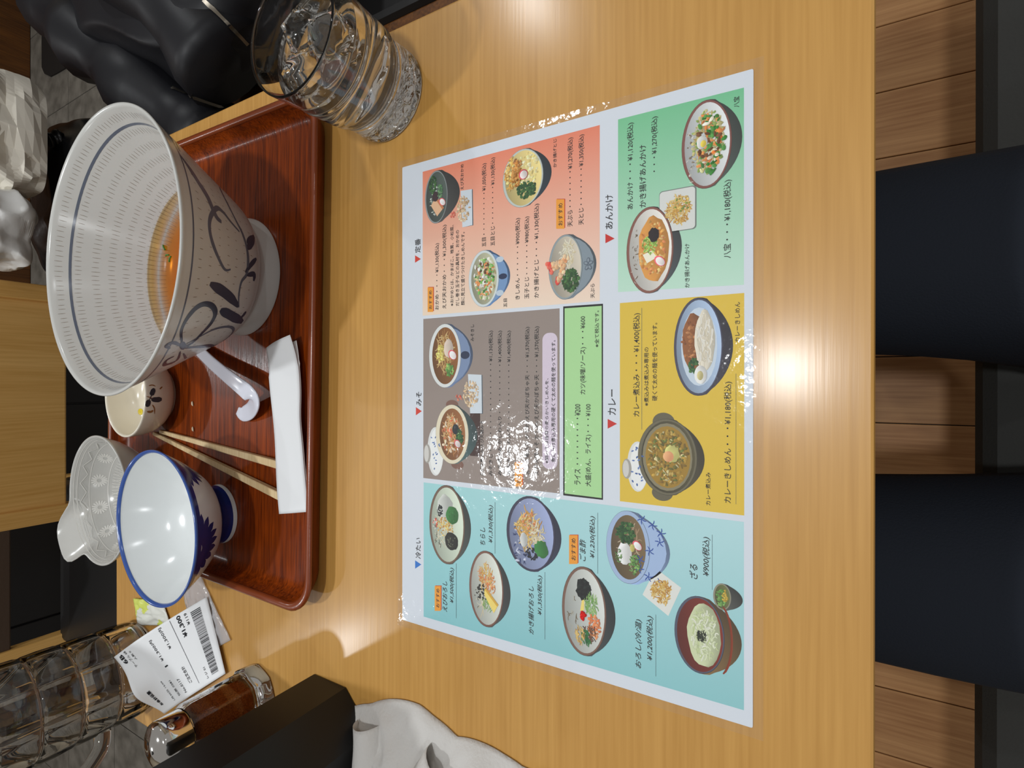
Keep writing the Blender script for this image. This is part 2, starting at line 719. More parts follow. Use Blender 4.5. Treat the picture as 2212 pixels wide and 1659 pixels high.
def ticks(profile, rows, sgn, off=0.1, w=0.7):
    V, F = [], []
    for z0, z1, cnt, ph in rows:
        for k in range(cnt):
            th = TAU * (k + ph + random.uniform(-.12, .12)) / cnt
            a, b = z0 + random.uniform(-.6, .6), z1 + random.uniform(-.6, .6)
            i0 = len(V)
            for z, ww in ((a, 0.5), ((a + b) / 2, 1), (b, 0.5)):
                p, nn = surf_point(profile, th, z, sgn)
                side = Vector((-math.sin(th), math.cos(th), 0)) * (w * ww / 2)
                V += [tuple(p + nn * off - side), tuple(p + nn * off + side)]
            F += [(i0, i0 + 1, i0 + 3, i0 + 2), (i0 + 2, i0 + 3, i0 + 5, i0 + 4)]
    return V, F


# --- big noodle bowl
BX, BY = 114.8, 466.5
bowl = thing('noodle_bowl', 'large white noodle bowl with blue brushed flowers and broth left inside', 'bowl', BX, BY, TF)
OUT = smoothprof([(52, 0), (57.6, 0), (58.4, 2), (56.4, 10), (54.5, 17), (57, 20.5), (63, 24), (69, 31), (76, 43), (83.5, 57), (94.5, 77), (105.5, 97), (115.6, 115.6)], 4)
INN = smoothprof([(113.4, 116.8), (102, 97), (90.5, 77), (79, 57), (70, 43), (60, 34), (40, 28), (18, 26.5), (0, 26)], 4)
prof = [(0, 4), (48, 4), (50, 0.6)] + OUT + [(117.0, 117.4), (116.6, 118.4), (115.2, 118.6)] + INN
bv, bf = lathe(prof, 128)
add('bowl_body', bv, bf, M_PORCG, bowl)
OUTB = [p for p in OUT if p[1] > 17]
INNB = [p for p in INN][::-1]
add('rim_line', *ring_band(INNB, 103.4, 105.2, -1, wob=0.25), M_INK, bowl)
add('outer_line', *ring_band(OUTB, 106.4, 107.8, 1, wob=0.3), M_INK, bowl)
rows = [(109, 113.5, 150, 0), (97, 101.5, 150, .5), (85, 90, 140, 0), (74.5, 79.5, 132, .5), (65, 69.5, 124, 0), (56, 61, 116, .5), (47, 54, 106, 0), (39.5, 46, 100, .5)]
tag(add('carved_ticks', *ticks(INNB, rows, -1, w=0.55), M_TICK, bowl), kind='stuff')
rows = [(98, 101, 92, 0), (88, 90.5, 88, .5), (78, 80.5, 84, 0), (68, 70.5, 80, .5), (58, 60.5, 74, 0), (48, 50.5, 68, .5), (38, 40.5, 62, 0)]
tag(add('outer_ticks', *ticks(OUTB, rows, 1, w=0.65), M_TICK, bowl), kind='stuff')

pj = Proj(bv, bf, (BX, BY, TF))


def bp(path):
    return [(x / 2.37, 200 + y / 2.37) for x, y in path]


STROKES = [
    ([(918, 315), (965, 380), (1010, 450), (1060, 530), (1090, 600), (1110, 640), (1133, 662)], 7.0, 0),
    ([(1055, 350), (1100, 420), (1130, 500), (1170, 580), (1210, 660), (1240, 720), (1262, 790), (1270, 860), (1262, 930), (1235, 970), (1222, 1040), (1222, 1100)], 3.6, 0),
    ([(1075, 388), (1125, 378), (1168, 412)], 2.4, 0),
    ([(1180, 905), (1150, 905), (1115, 840), (1085, 760), (1072, 690), (1078, 635), (1108, 592), (1140, 610), (1180, 660), (1225, 712)], 4.2, 0),
    ([(955, 248), (990, 275), (1022, 312)], 6.0, 0),
    ([(885, 220), (905, 262), (920, 300)], 2.4, 0),
    ([(930, 1275), (928, 1220), (955, 1160), (1000, 1105), (1045, 1082), (1085, 1092), (1102, 1130), (1080, 1180), (1035, 1230), (985, 1280), (945, 1300)], 5.4, 1),
    ([(950, 1290), (1020, 1250), (1100, 1210), (1170, 1198), (1195, 1215), (1170, 1250), (1110, 1290), (1040, 1305), (960, 1300)], 3.0, 0),
    ([(945, 1308), (1020, 1300), (1080, 1296), (1124, 1320), (1105, 1350), (1050, 1368), (1000, 1352)], 4.4, 1),
    ([(930, 1300), (890, 1280), (850, 1294), (870, 1310)], 3.6, 0),
    ([(922, 1325), (905, 1370), (845, 1394), (850, 1372), (890, 1350)], 4.6, 1),
    ([(938, 1335), (962, 1378), (990, 1392), (970, 1428), (945, 1440)], 3.8, 0),
    ([(1075, 978), (1130, 1010), (1180, 1050), (1220, 1095)], 9.0, 1),
    ([(1128, 1112), (1180, 1140), (1240, 1175)], 9.5, 1),
    ([(1210, 1175), (1245, 1140), (1258, 1120)], 6.0, 1),
    ([(1255, 920), (1285, 880), (1312, 850)], 5.0, 1),
    ([(1262, 935), (1300, 930), (1298, 965)], 5.0, 1),
    ([(1265, 800), (1285, 770), (1300, 735)], 7.0, 1),
]
d0, d1 = [], []
for path, w, dk in STROKES:
    (d1 if dk else d0).append(pj.stroke(bp(path), w * 1.0))
d1.append(pj.blob(1282 / 2.37, 200 + 755 / 2.37, 8, 11, 0.5))
d1.append(pj.blob(935 / 2.37, 200 + 1295 / 2.37, 7, 9, 0.2))
add('painted_vine', *join(d0), M_INK, bowl)
add('painted_flower', *join(d1), M_INKD, bowl)
# broth: clear liquid with absorption, so it darkens with depth
mb = clear('broth', (0.98, 0.93, 0.82), rough=0.02, ior=1.33)
va = N(mb, 'ShaderNodeVolumeAbsorption')
va.inputs['Color'].default_value = (0.965, 0.74, 0.10, 1)
va.inputs['Density'].default_value = 80
L(mb, va.outputs[0], mb.node_tree.nodes['Material Output'].inputs['Volume'])
SZ = 53.0
pr = [(max(r - 0.25, 0), z + 0.2) for r, z in INN if z < SZ - 1]
r_s = pt(INNB, SZ, 1) - 0.25
add('broth', *lathe([(0, SZ), (r_s * 0.5, SZ), (r_s, SZ)] + pr, 96), mb, bowl)
M_SCAL = mat('scallion', (60, 120, 40), 0.4)
for k, (x, y) in enumerate([(355, 535), (362, 552), (368, 560)]):
    p = at(x, y, SZ + TF) - Vector((BX, BY, TF))
    a = 0.6 + k
    add('scallion_piece', *tube([p + Vector((-3 * math.cos(a), -3 * math.sin(a), 0.3)), p + Vector((0.6, 0.6, 0.6)), p + Vector((3 * math.cos(a), 3 * math.sin(a), 0.3))], 0.7, 6), M_SCAL, bowl)

# --- rice bowl, blue rim
M_COB = mat('cobalt_underglaze', (28, 44, 112), 0.15)
M_COBL = mat('cobalt_rim', (64, 92, 160), 0.15)
RX, RY = -128, 507.5
rice = thing('rice_bowl', 'empty white rice bowl with a blue rim and cobalt petals', 'bowl', RX, RY, TF)
ROUT = smoothprof([(26, 0), (29.8, 0), (30.4, 1.5), (29, 8), (28, 13.5), (31, 16.5), (40, 21.5), (47, 27), (55, 36), (62.5, 46), (69, 56), (72.6, 62)], 4)
RINN = smoothprof([(71.2, 62.6), (66.2, 54), (59.5, 44), (51.5, 34), (42.5, 26), (28, 19.6), (12, 17.4), (0, 17)], 4)
rv, rf = lathe([(0, 3), (24, 3), (25, .5)] + ROUT + [(73.4, 63), (73, 63.8), (72, 63.9)] + RINN, 112)
add('bowl_body', rv, rf, M_PORC, rice)
ROB = [p for p in ROUT if p[1] > 13.5]
RIB = RINN[::-1]
add('rim_band', *join([lathe([(72.75, 61.6), (73.65, 62.9), (73.25, 64.0), (72.0, 64.1), (70.9, 62.9), (70.3, 61.6)], 112, cap0=False, cap1=False)]), M_COBL, rice)
for c in range(5):
    petals = []
    th0 = math.radians(262 + 72 * c)
    for k in range(9):
        a = math.pi * (k + 0.5) / 9
        ca, sa = math.cos(a), math.sin(a)
        V, Fc = [], []
        for i in range(9):
            s = i / 8
            rad_ = 4 + 24 * s
            w = (2.2 + 4.6 * math.sin(math.pi * min(1, s * 0.62 + 0.1))) * (1 if s < 0.86 else 0.62) * (0 if s == 1 else 1)
            for q in (-1, 0, 1):
                dx = ca * rad_ * 1.05 - sa * w * q * 0.5
                dz = -(sa * rad_ + ca * w * q * 0.5) * 0.94
                z = max(18.5, 59.8 + dz)
                th = th0 + dx / 66
                p, nn = surf_point(ROB, th, z, 1)
                V.append(tuple(p + nn * 0.14))
        for i in range(8):
            for q in (0, 1):
                Fc.append((3 * i + q, 3 * i + q + 1, 3 * i + q + 4, 3 * i + q + 3))
        petals.append((V, Fc))
    add('painted_petals', *join(petals), M_COB, rice)
add('outer_rim_band', *ring_band(ROB, 57.0, 61.6, 1, off=0.1), M_COB, rice)  # cobalt glaze band round the outside below the rim
FB = [p for p in ROUT[6:20]]
add('foot_band', *lathe([(29.95, 4.2), (29.3, 8), (28.6, 12), (28.6, 14.2), (31.6, 16.4)], 80, cap0=False, cap1=False), M_COB, rice)

# --- small cream cup
CX, CY = -4.5, 624
cup = thing('small_cup', 'small cream cup with painted leaves half behind the large bowl', 'cup', CX, CY, TF)
COUT = smoothprof([(24, 0), (28, 0), (30, 2), (37, 7.5), (42.5, 16), (45.6, 27), (46.6, 37.5)], 4)
CINN = smoothprof([(44, 38), (42.8, 27), (39.5, 17), (32, 8.5), (18, 5), (0, 4.4)], 4)
cv, cf = lathe([(0, 2), (22, 2)] + COUT + [(46.4, 38.7), (45.4, 39.2)] + CINN, 80)
add('cup_body', cv, cf, M_PORCW, cup)
pc = Proj(cv, cf, (CX, CY, TF))


def cp(x, y):
    return 220 + x / 5.53, 820 + y / 5.53


M_LEAFD = mat('dark_leaf_glaze', (56, 60, 68), 0.2)
M_RUST = mat('rust_glaze', (150, 98, 52), 0.2)
M_YOLK = mat('yellow_drop', (232, 208, 50), 0.2)
add('painted_leaves', *join([pc.stroke([cp(590, 190), cp(605, 150), cp(625, 105)], 6.5), pc.stroke([cp(590, 235), cp(650, 240), cp(715, 235)], 6.2), pc.stroke([cp(555, 240), cp(552, 285), cp(535, 325)], 6), pc.stroke([cp(600, 170), cp(580, 215), cp(560, 250)], 1.2), pc.stroke([cp(620, 236), cp(590, 225), cp(575, 215)], 1.2)]), M_LEAFD, cup)
add('painted_stems', *join([pc.stroke([cp(690, 115), cp(705, 100), cp(722, 85)], 1.6), pc.stroke([cp(560, 75), cp(600, 65), cp(640, 80)], 1.4), pc.stroke([cp(540, 380), cp(585, 385), cp(610, 365)], 3.2), pc.stroke([cp(600, 300), cp(625, 340), cp(630, 410)], 1.2), pc.stroke([cp(530, 200), cp(580, 215), cp(620, 235)], 1.0)]), M_RUST, cup)
add('yellow_drop', *pc.blob(*cp(462, 385), 5.5, 7, 0, off=0.3), M_YOLK, cup)

# --- pressed glass dish with a tab handle
DX, DY = -121, 655
M_FROST = mat('frosted_pressed_glass', (214, 213, 208), 0.16, trans=0.3, ior=1.3)
M_ETCH = mat('etched_white', (216, 214, 208), 0.3)
dish = thing('glass_dish', 'frosted pressed-glass side dish with a tab handle behind the rice bowl', 'dish', DX, DY, TF)
TABDIR = math.atan2(96, -70)


def dish_ring(r, z, lift):
    out = []
    for k in range(96):
        a = TAU * k / 96
        d = (a - TABDIR + math.pi) % TAU - math.pi
        b = math.exp(-(d / 0.36) ** 4) * lift
        rr = r + 40 * b
        out.append((rr * math.cos(a), rr * math.sin(a), z + 3 * b))
    return out


DO = smoothprof([(26, 0), (32, 0), (34, 2.5), (43.5, 10), (54.5, 21), (63.5, 34), (68.5, 45), (71.5, 51)], 3)
DI = smoothprof([(69.3, 52), (65.5, 45), (60, 34), (51.2, 22), (40, 12.5), (24, 6.5), (10, 5.5), (1, 5.4)], 3)


def lf(z):
    return max(0, min(1, (z - 40) / 11.0))


add('dish_body', *loft([dish_ring(r, z, lf(z)) for r, z in DO] + [dish_ring(71.6, 52, 1), dish_ring(70.6, 52.6, 1)] + [dish_ring(r, z, lf(z)) for r, z in DI]), M_FROST, dish)
DIB = DI[::-1]
et = []
for z0 in (46.5, 49.4, 36.5, 21.5):
    et.append(ring_band(DIB, z0, z0 + 0.7, -1, off=0.15, n=72))
for k in range(11):
    th0 = TAU * k / 11 + 0.2
    for q in range(16):
        a = TAU * q / 16
        P, Q, Wd = [], [], []
        for s, w in ((2.2, 0.8), (5, 1.7), (7.8, 1.4)):
            z = 29.0 + s * math.sin(a) * 0.86
            th = th0 + s * math.cos(a) / 56
            p, nn = surf_point(DIB, th, z, -1)
            P.append(p); Q.append(nn); Wd.append(w)
        et.append(ribbon(P, Q, Wd, 0.16))
for k in range(36):
    th0 = TAU * k / 36
    zs = (39, 44.5) if k % 2 else (44.5, 39)
    p0, n0 = surf_point(DIB, th0, zs[0], -1)
    p1, n1 = surf_point(DIB, th0 + TAU / 36, zs[1], -1)
    et.append(ribbon([p0, (p0 + p1) / 2 , p1], [n0, n0, n1], [0.7, 0.9, 0.7], 0.5))
    for e in (-1, 0, 1):
        th = th0 + e * 0.05
        p0, n0 = surf_point(DIB, th, 13, -1)
        p1, n1 = surf_point(DIB, th + 0.06 * e, 19, -1)
        et.append(ribbon([p0, p1], [n0, n1], [0.6, 0.6], 0.2))
tag(add('etched_pattern', *join(et), M_ETCH, dish), kind='stuff')

# --- chopsticks
M_STICK = wood('chopstick_wood', (206, 176, 128), (232, 208, 164), stretch=(4, 60, 60), rough=0.6, fine=(14, 420, 420))


def bar(p0, p1, w0, h0, w1, h1):
    a, b = Vector(p0), Vector(p1)
    d = (b - a).normalized()
    s = d.cross(Vector((0, 0, 1))).normalized()
    u = s.cross(d)
    V = []
    for p, w, h in ((a, w0, h0), (a + (b - a) * 0.5, (w0 + w1) / 2, (h0 + h1) / 2), (b, w1, h1)):
        for i, j in ((-1, -1), (1, -1), (1, 1), (-1, 1)):
            V.append(tuple(p + s * i * w / 2 + u * j * h / 2))
    F = [(0, 1, 2, 3), (8, 9, 10, 11)]
    for r in (0, 4):
        for k in range(4):
            j = (k + 1) % 4
            F.append((r + k, r + j, r + 4 + j, r + 4 + k))
    return V, F


for tip, end, lab in (((333, 936), (612, 1074), 'pale wooden chopstick nearer the blue-rimmed rice bowl'), ((347, 932), (612, 1006), 'pale wooden chopstick nearer the white spoon')):
    a = at(*tip, 5.5)
    b = at(*end, 7.5)
    c = (a + b) / 2
    t = thing('chopstick', lab, 'chopstick', c.x, c.y, TF, group='pair of chopsticks on the tray')
    off = Vector((c.x, c.y, TF))
    o = add('stick', *bar(a - off, b - off, 4.2, 3.8, 7.6, 5.8), M_STICK, t, smooth=False)
    bevel(o, 0.6, 1)

# --- paper chopstick sleeve
M_PAPER = mat('white_paper', (236, 238, 240), 0.7, spec=0.2)
M_PAPER2 = mat('thin_paper', (232, 232, 230), 0.75, spec=0.2)
slv = thing('chopstick_sleeve', 'white paper chopstick sleeve lying along the near rim of the tray', 'paper sleeve', -30, 390, TF)
q = [at(578, 752, 11), at(640, 724, 11), at(664, 1106, 14), at(604, 1110, 14)]
q = [v - Vector((-30, 390, TF)) for v in q]


def slf(u, v):
    e = q[0].lerp(q[3], u)
    f = q[1].lerp(q[2], u)
    p = e.lerp(f, v)
    p.z += 1.6 * math.sin(v * math.pi) * (1.2 - u * 0.7) + 0.7 * math.sin(u * 9 + v * 2)
    k = math.exp(-((u - 0.47) / 0.12) ** 2)
    p.y -= (-2.2 * k) * v
    if u < 0.16:
        p.z += 5.0 * (1 - u / 0.16) ** 1.5 * (0.4 + 0.6 * v)
        p.y += (v - 0.5) * 2
    return p


add('sleeve_front', *sheet(slf, 44, 10, 0.25), M_PAPER, slv)
add('sleeve_back', *sheet(lambda u, v: slf(0.03 + u * 0.97, v) - Vector((0, 0, 1.3 + (3.5 * (1 - u / 0.16) if u < 0.16 else 0))), 44, 10, 0.25), M_PAPER2, slv)

# --- white spoon with a hooked handle
M_MELA = mat('white_melamine', (226, 228, 240), 0.16)
sp = thing('soup_spoon', 'white plastic soup spoon with a hooked handle tucked under the large bowl', 'spoon', 10, 485, TF)
so = Vector((10, 485, TF))
path = [at(395, 720, 6), at(425, 752, 9), at(455, 782, 15), at(490, 812, 21), at(520, 836, 22), at(538, 852, 20), at(549, 868, 15), at(541, 886, 9), at(525, 894, 7), at(514, 887, 8)]
hw = [9, 7, 7, 7.4, 8.2, 9, 9.4, 9, 7.6, 4.5]
pts = spline([tuple(p - so) + (w,) for p, w in zip(path, hw)], 5)
ring_l = []
for i, p in enumerate(pts):
    a = Vector(pts[max(i - 1, 0)][:3])
    b = Vector(pts[min(i + 1, len(pts) - 1)][:3])
    tdir = (b - a).normalized()
    s = tdir.cross(Vector((0, 0, 1))).normalized()
    u = s.cross(tdir)
    c = Vector(p[:3])
    w = p[3]
    r = []
    for k in range(16):
        an = TAU * k / 16
        x = math.cos(an)
        y = math.sin(an)
        r.append(tuple(c + s * (w * x) + u * (2.6 * y - 2.2 * (1 - x * x) * (0.8 if y > 0 else 0.5))))
    ring_l.append(r)
add('handle', *loft(ring_l), M_MELA, sp)
# head of the spoon, a shallow oval scoop out of sight beside the bowl foot
hc = at(395, 720, 6) - so
hd = (at(395, 720, 6) - at(455, 782, 15))
ang = math.atan2(hd.y, hd.x)
rg = []
for rr, z in ((0.3, -3.0), (0.7, -2), (0.95, 3.5), (1.0, 9), (0.95, 9.3), (0.9, 4.4), (0.66, -0.4), (0.25, -1.6)):
    r = []
    for k in range(28):
        a = TAU * k / 28
        x, y = 22 * rr * math.cos(a) + 18, 15 * rr * math.sin(a)
        r.append((hc.x + x * math.cos(ang) - y * math.sin(ang), hc.y + x * math.sin(ang) + y * math.cos(ang), z + 3.1))
    rg.append(r)
add('scoop', *loft(rg), M_MELA, sp)

# --- crumbs on the tray
M_RICE = mat('rice_grain', (226, 210, 180), 0.5)
for x, y, lab in ((416, 872, 'dropped rice grain on the tray, nearest the spoon hook'), (417, 927, 'dropped rice grain on the tray beside the chopstick tips')):
    p = at(x, y, TF + 1)
    g = add('rice_grain', *tube([(-2.4, -0.8, 1), (-1, 0, 1.2), (1.2, 0.3, 1.2), (2.5, 1, 1)], [0.5, 1.0, 1.0, 0.5], 8), M_RICE)
    g.location = W(p.x, p.y, TF)
    tag(g, lab, 'rice grain', 'rice grains dropped on the tray')

# ------------------------------------------------------------------ water tumbler
M_GLASS = glass('clear_glass', (0.98, 0.985, 0.98), 1.48)
M_WATER = glass('water', (0.99, 0.995, 0.99), 1.33)
M_ICE = glass('ice', (0.98, 0.99, 0.99), 1.31, 0.02)
GX, GY = 243.8, 273.6
gl = thing('water_glass', 'clear glass tumbler of iced water beside the menu', 'glass', GX, GY, 0)
GO = smoothprof([(35, 0), (37.2, 1.2), (37.6, 6), (37.2, 16), (37.2, 23), (38.2, 27), (38.0, 29), (39.4, 31.5), (40.2, 36), (41.4, 56), (41.8, 60), (41.0, 62.5), (41.3, 66), (42.2, 80), (42.7, 91)], 4)
GI = smoothprof([(41.4, 91.2), (40.9, 80), (39.9, 62), (39.6, 56), (38.4, 36), (36.4, 31), (33, 27.4), (20, 26), (0, 25.6)], 4)
gv, gf = lathe([(0, 3.4)] + [(r_, 3.3 - r_ * .03) for r_ in range(2, 33, 2)] + GO + [(42.4, 92.2), (41.8, 92.2)] + GI[:-5] + [(r_, 25.9) for r_ in (30, 27, 24, 21, 18, 15, 12, 9, 6, 3)] + [(0, 25.6)], 120)
gv2 = []
for x, y, z in gv:
    r_ = math.hypot(x, y)
    if r_ < 32.5 and 20 < z < 29:       # pressed crackle in the thick base
        z += 0.3 * noise.noise(Vector((x * .1, y * .1, 1.7)))
    elif r_ < 33 and z < 4:
        z += 1.5 + 1.5 * noise.noise(Vector((x * .28, y * .28, 8.7))) + 0.8 * noise.noise(Vector((x * .8, y * .8, 3.7)))
    gv2.append((x, y, z))
add('tumbler', gv2, gf, M_GLASS, gl)
bv_, bf_ = lathe([(r_, 0.5) for r_ in (32.5, 30, 27.5, 25, 22.5, 20, 17.5, 15, 12.5, 10, 7.5, 5, 2.5)] + [(0, 0.5)], 96, cap0=False)
M_GLINT = mat('glint_silver', (226, 229, 233), 0.22, metal=0.55)
add('base_glint_disc', [(x, y, z + 0.3 + 0.9 * abs(noise.noise(Vector((x * .3, y * .3, 2.2)))) + 0.5 * abs(noise.noise(Vector((x * .8, y * .8, 6.1))))) for x, y, z in bv_], bf_, M_GLINT, gl, smooth=False)  # added metallic disc under the glass, makes its base look bright silver
WZ = 72
wi = [(r + 0.25, z) for r, z in GI if 30 < z < WZ] + [(34, 29.5), (30, 23.5), (0, 23)]
add('water', *lathe([(0, WZ), (30, WZ), (pt(GI[::-1], WZ, 1) + 0.25, WZ)] + wi, 80), M_WATER, gl)
rng = random.Random(3)
M_BUB = mat('frosted_base_bubbles', (225, 228, 232), 0.35, trans=0.3)
V, F = [], []
for i, (x, y, z, s, rx_, ry_, rz_) in enumerate([(-15, 10, 70, 25, .3, .5, .2), (15, 12, 69, 24, .6, .2, 1.1), (2, -16, 71, 25, .9, .3, .5)]):
    bm = bmesh.new()
    bmesh.ops.create_cube(bm, size=s)
    bmesh.ops.bevel(bm, geom=bm.edges[:], offset=s * 0.16, segments=3, affect='EDGES')
    for v in bm.verts:
        v.co += Vector((noise.noise(v.co * 0.09 + Vector((i, 0, 0))), noise.noise(v.co * 0.09 + Vector((0, i, 5))), noise.noise(v.co * 0.09 + Vector((9, 0, i))))) * 2.4
    bmesh.ops.rotate(bm, verts=bm.verts[:], matrix=Matrix.Rotation(rx_, 3, 'X') @ Matrix.Rotation(ry_, 3, 'Y') @ Matrix.Rotation(rz_, 3, 'Z'))
    vv = [tuple(v.co) for v in bm.verts]
    ff = [tuple(v.index for v in f.verts) for f in bm.faces]
    bm.free()
    ic = thing('ice_cube', ['ice cube floating at the far left of the water glass', 'ice cube floating at the far right of the water glass', 'ice cube floating nearest in the water glass'][i], 'ice cube', GX + x, GY + y, z, group='ice cubes in the water glass')
    add('ice_block', vv, ff, M_ICE, ic)

# ------------------------------------------------------------------ water pitcher
PX_, PY_ = -336, 684
pit = thing('water_pitcher', 'tall clear plastic water pitcher moulded in square blocks', 'pitcher', PX_, PY_, 0)
M_PLAS = glass('clear_plastic', (0.955, 0.95, 0.94), 1.5)
rings = []
NS = 96
BLK = 8


def pring(r, z, blk):
    out = []
    for k in range(NS):
        a = TAU * k / NS
        f = (a * BLK / TAU) % 1.0
        g = min(f, 1 - f)
        rr = r
        if blk:
            rr = r - 2.4 * math.exp(-(g / 0.06) ** 2) * blk
        out.append((rr * math.cos(a), rr * math.sin(a), z))
    return out


rings.append(pring(20, 2.5, 0))
rings.append(pring(42, 1.5, 0))
rings.append(pring(47, 0, 0))
rings.append(pring(50, 1.5, 0))
rings.append(pring(52, 5, 0))
for row in range(6):
    z0 = 7 + row * 34
    for dz, ins, bk in ((0, 2.4, .6), (1.6, 1.0, .8), (4, 0.1, 1), (17, -0.4, 1), (30, 0.1, 1), (32.4, 1.0, .8), (34, 2.4, .6)):
        rings.append(pring(54 + row * 0.5 - ins, z0 + dz, bk))
top = 7 + 6 * 34
rings += [pring(55, top + 3, 0), pring(57, top + 10, 0), pring(56, top + 12, 0), pring(54.5, top + 10, 0), pring(53, top, 0)]
for z in (150, 90, 40, 14):
    rings.append(pring(50 + z * 0.012, z, 0))
rings.append(pring(46, 8, 0))
rings.append(pring(20, 7, 0))
add('pitcher_body', *loft(rings), M_PLAS, pit)
ha = math.radians(200)
hp = [(54, 185), (80, 192), (98, 175), (100, 130), (92, 80), (72, 52), (53, 46)]
V, F = tube(spline([(r * math.cos(ha), r * math.sin(ha), z) for r, z in hp], 6), 8, 12)
add('handle', V, F, M_PLAS, pit)

# ------------------------------------------------------------------ spice shaker
SX, SY = -297, 447
sh = thing('spice_shaker', 'glass spice shaker of red-brown chilli powder with a chrome cap', 'shaker', SX, SY, 0)
M_CHROME = mat('chrome', (230, 228, 224), 0.06, metal=1.0)
M_SPICE = speckle('chilli_powder', (126, 52, 10), (196, 104, 34), 900, rough=0.9, lo=0.3, hi=0.6)


def oct_ring(r, z, k8=1.0, n=48):
    out = []
    for k in range(n):
        a = TAU * k / n
        d = (a % (TAU / 8)) - TAU / 16
        rr = r * (math.cos(TAU / 16) / math.cos(d) * k8 + (1 - k8))
        out.append((rr * math.cos(a), rr * math.sin(a), z))
    return out


rg = [oct_ring(r, z, e) for r, z, e in ((10, 1, 0), (24, 0.6, .3), (27.2, 1.5, .6), (27.8, 7, .8), (27.6, 12.5, .8), (25.6, 14.2, .8), (25, 16, .9), (24.2, 40, 1), (23.4, 66, 1), (21, 71, .6), (18.2, 73, 0), (17.6, 78, 0), (15.6, 78, 0), (16, 73, 0), (18.8, 69.6, .6), (21.6, 64, 1), (22.4, 40, 1), (23, 18, .9), (20, 14.5, .5), (8, 14, 0))]
add('jar', *loft(rg), M_GLASS, sh)
rg = [oct_ring(r, z, e) for r, z, e in ((6, 14.6, 0), (19.4, 15.2, .5), (22.4, 18.6, .9), (21.8, 40, 1), (21.1, 62.5, 1), (14, 64.5, .5), (4, 64, 0))]
add('chilli_powder', *loft(rg), M_SPICE, sh)
cap = add('cap', *lathe([(17.9, 70.5), (19.4, 70.3), (19.8, 72), (19.6, 86), (19.4, 90), (18.6, 92.4), (15, 95), (9, 97), (4, 97.8), (0, 98)], 64, cap0=False), M_CHROME, sh)
M_HOLE = mat('dark_hole', (14, 12, 10), 0.8)
for k in range(3):
    a = 0.5 + TAU * k / 3
    add('sprinkle_hole', *lathe([(1.5, 0), (1.5, 0.35), (0, 0.4)], 16), M_HOLE, cap, loc=(5.0 * math.cos(a), 5.0 * math.sin(a), 97.35))

# ------------------------------------------------------------------ black octagonal holder
M_BLK = mat('black_plastic', (22, 21, 21), 0.38, spec=0.4)
bx = thing('black_holder', 'tall black eight-sided utensil holder at the table side', 'holder', -305.5, 342.5, 0)
ro = 41 / (2 * math.sin(math.pi / 8))


def o8(r, z):
    return [(r * math.cos(math.radians(22.5 + 45 * k)), r * math.sin(math.radians(22.5 + 45 * k)), z) for k in range(8)]


add('holder_body', *loft([o8(ro - 1.5, 0), o8(ro, 1), o8(ro, 150), o8(ro - 1.5, 151.5), o8(ro - 4, 151.5), o8(ro - 4, 6)]), M_BLK, bx, smooth=False)
add('lid', *loft([o8(ro - 4.5, 140), o8(ro - 4.5, 150.6), o8(ro - 7, 152), o8(14, 153)]), M_BLK, bx, smooth=False)

# ------------------------------------------------------------------ receipt and wrappers
A, B, C, D = at(447, 1289, 4), at(487, 1455, 4), at(245, 1419, 46), at(356, 1540, 14)
ro_ = Vector((-296, 560, 0))
rc = thing('receipt', 'white printed receipt with a barcode propped against the pitcher', 'receipt', ro_.x, ro_.y, 0)


def rec(u, v):
    """u along the barcode edge A->B, v from the near edge to the far edge"""
    p = A.lerp(B, u).lerp(C.lerp(D, u), v) - ro_
    p.z += 12 * math.sin(math.pi * v) * (0.4 + 0.6 * (1 - u)) * 0.6
    e = max(0, v - 0.72) / 0.28
    p.z += 16 * e * e * math.exp(-((u - 0.55) / 0.3) ** 2)
    p += Vector((6, -22, 0)) * (e * math.exp(-((u - 0.5) / 0.33) ** 2))
    return p


V, F = sheet(rec, 30, 36, 0.15)
add('receipt_paper', V, F, M_PAPER, rc)


def recn(u, v):
    e = 0.004
    n = (rec(u + e, v) - rec(u - e, v)).cross(rec(u, v + e) - rec(u, v - e)).normalized()
    if n.z < 0:
        n = -n
    return n


M_PRINT = mat('black_print', (38, 38, 42), 0.7, spec=0.2)
M_PRINTG = mat('grey_print', (120, 120, 124), 0.7, spec=0.2)


def rmap(u, v, h=0.32):
    return tuple(rec(u, v) + recn(u, v) * h)


bars, x = [], 0.07
rb = random.Random(11)
while x < 0.93:
    w = rb.choice([0.004, 0.004, 0.007, 0.011])
    bars.append(([rmap(x, .07), rmap(x + w, .07), rmap(x + w, .115), rmap(x, .115), rmap(x + w, .155), rmap(x, .155)], [(0, 1, 2, 3), (3, 2, 4, 5)]))
    x += w + rb.choice([0.004, 0.006, 0.009])
add('barcode', *join(bars), M_PRINT, rc)


def text_meshes(specs):
    """[(key, body, shear)] -> {key: mesh data (verts, faces)}"""
    objs = []
    for key, body, shear in specs:
        cu = bpy.data.curves.new('lettering', 'FONT')
        cu.body = body
        cu.size = 1
        cu.resolution_u = 2
        cu.shear = shear
        cu.offset = 0.004
        cu.align_x = 'LEFT'
        ob = bpy.data.objects.new('lettering', cu)
        COL.objects.link(ob)
        objs.append((key, ob))
    bpy.context.view_layer.update()
    dg = bpy.context.evaluated_depsgraph_get()
    out = {}
    for key, ob in objs:
        me = bpy.data.meshes.new_from_object(ob.evaluated_get(dg))
        out[key] = ([tuple(v.co) for v in me.vertices], [tuple(p.vertices) for p in me.polygons])
        bpy.data.meshes.remove(me)
    for key, ob in objs:
        cu = ob.data
        bpy.data.objects.remove(ob)
        bpy.data.curves.remove(cu)
    return out


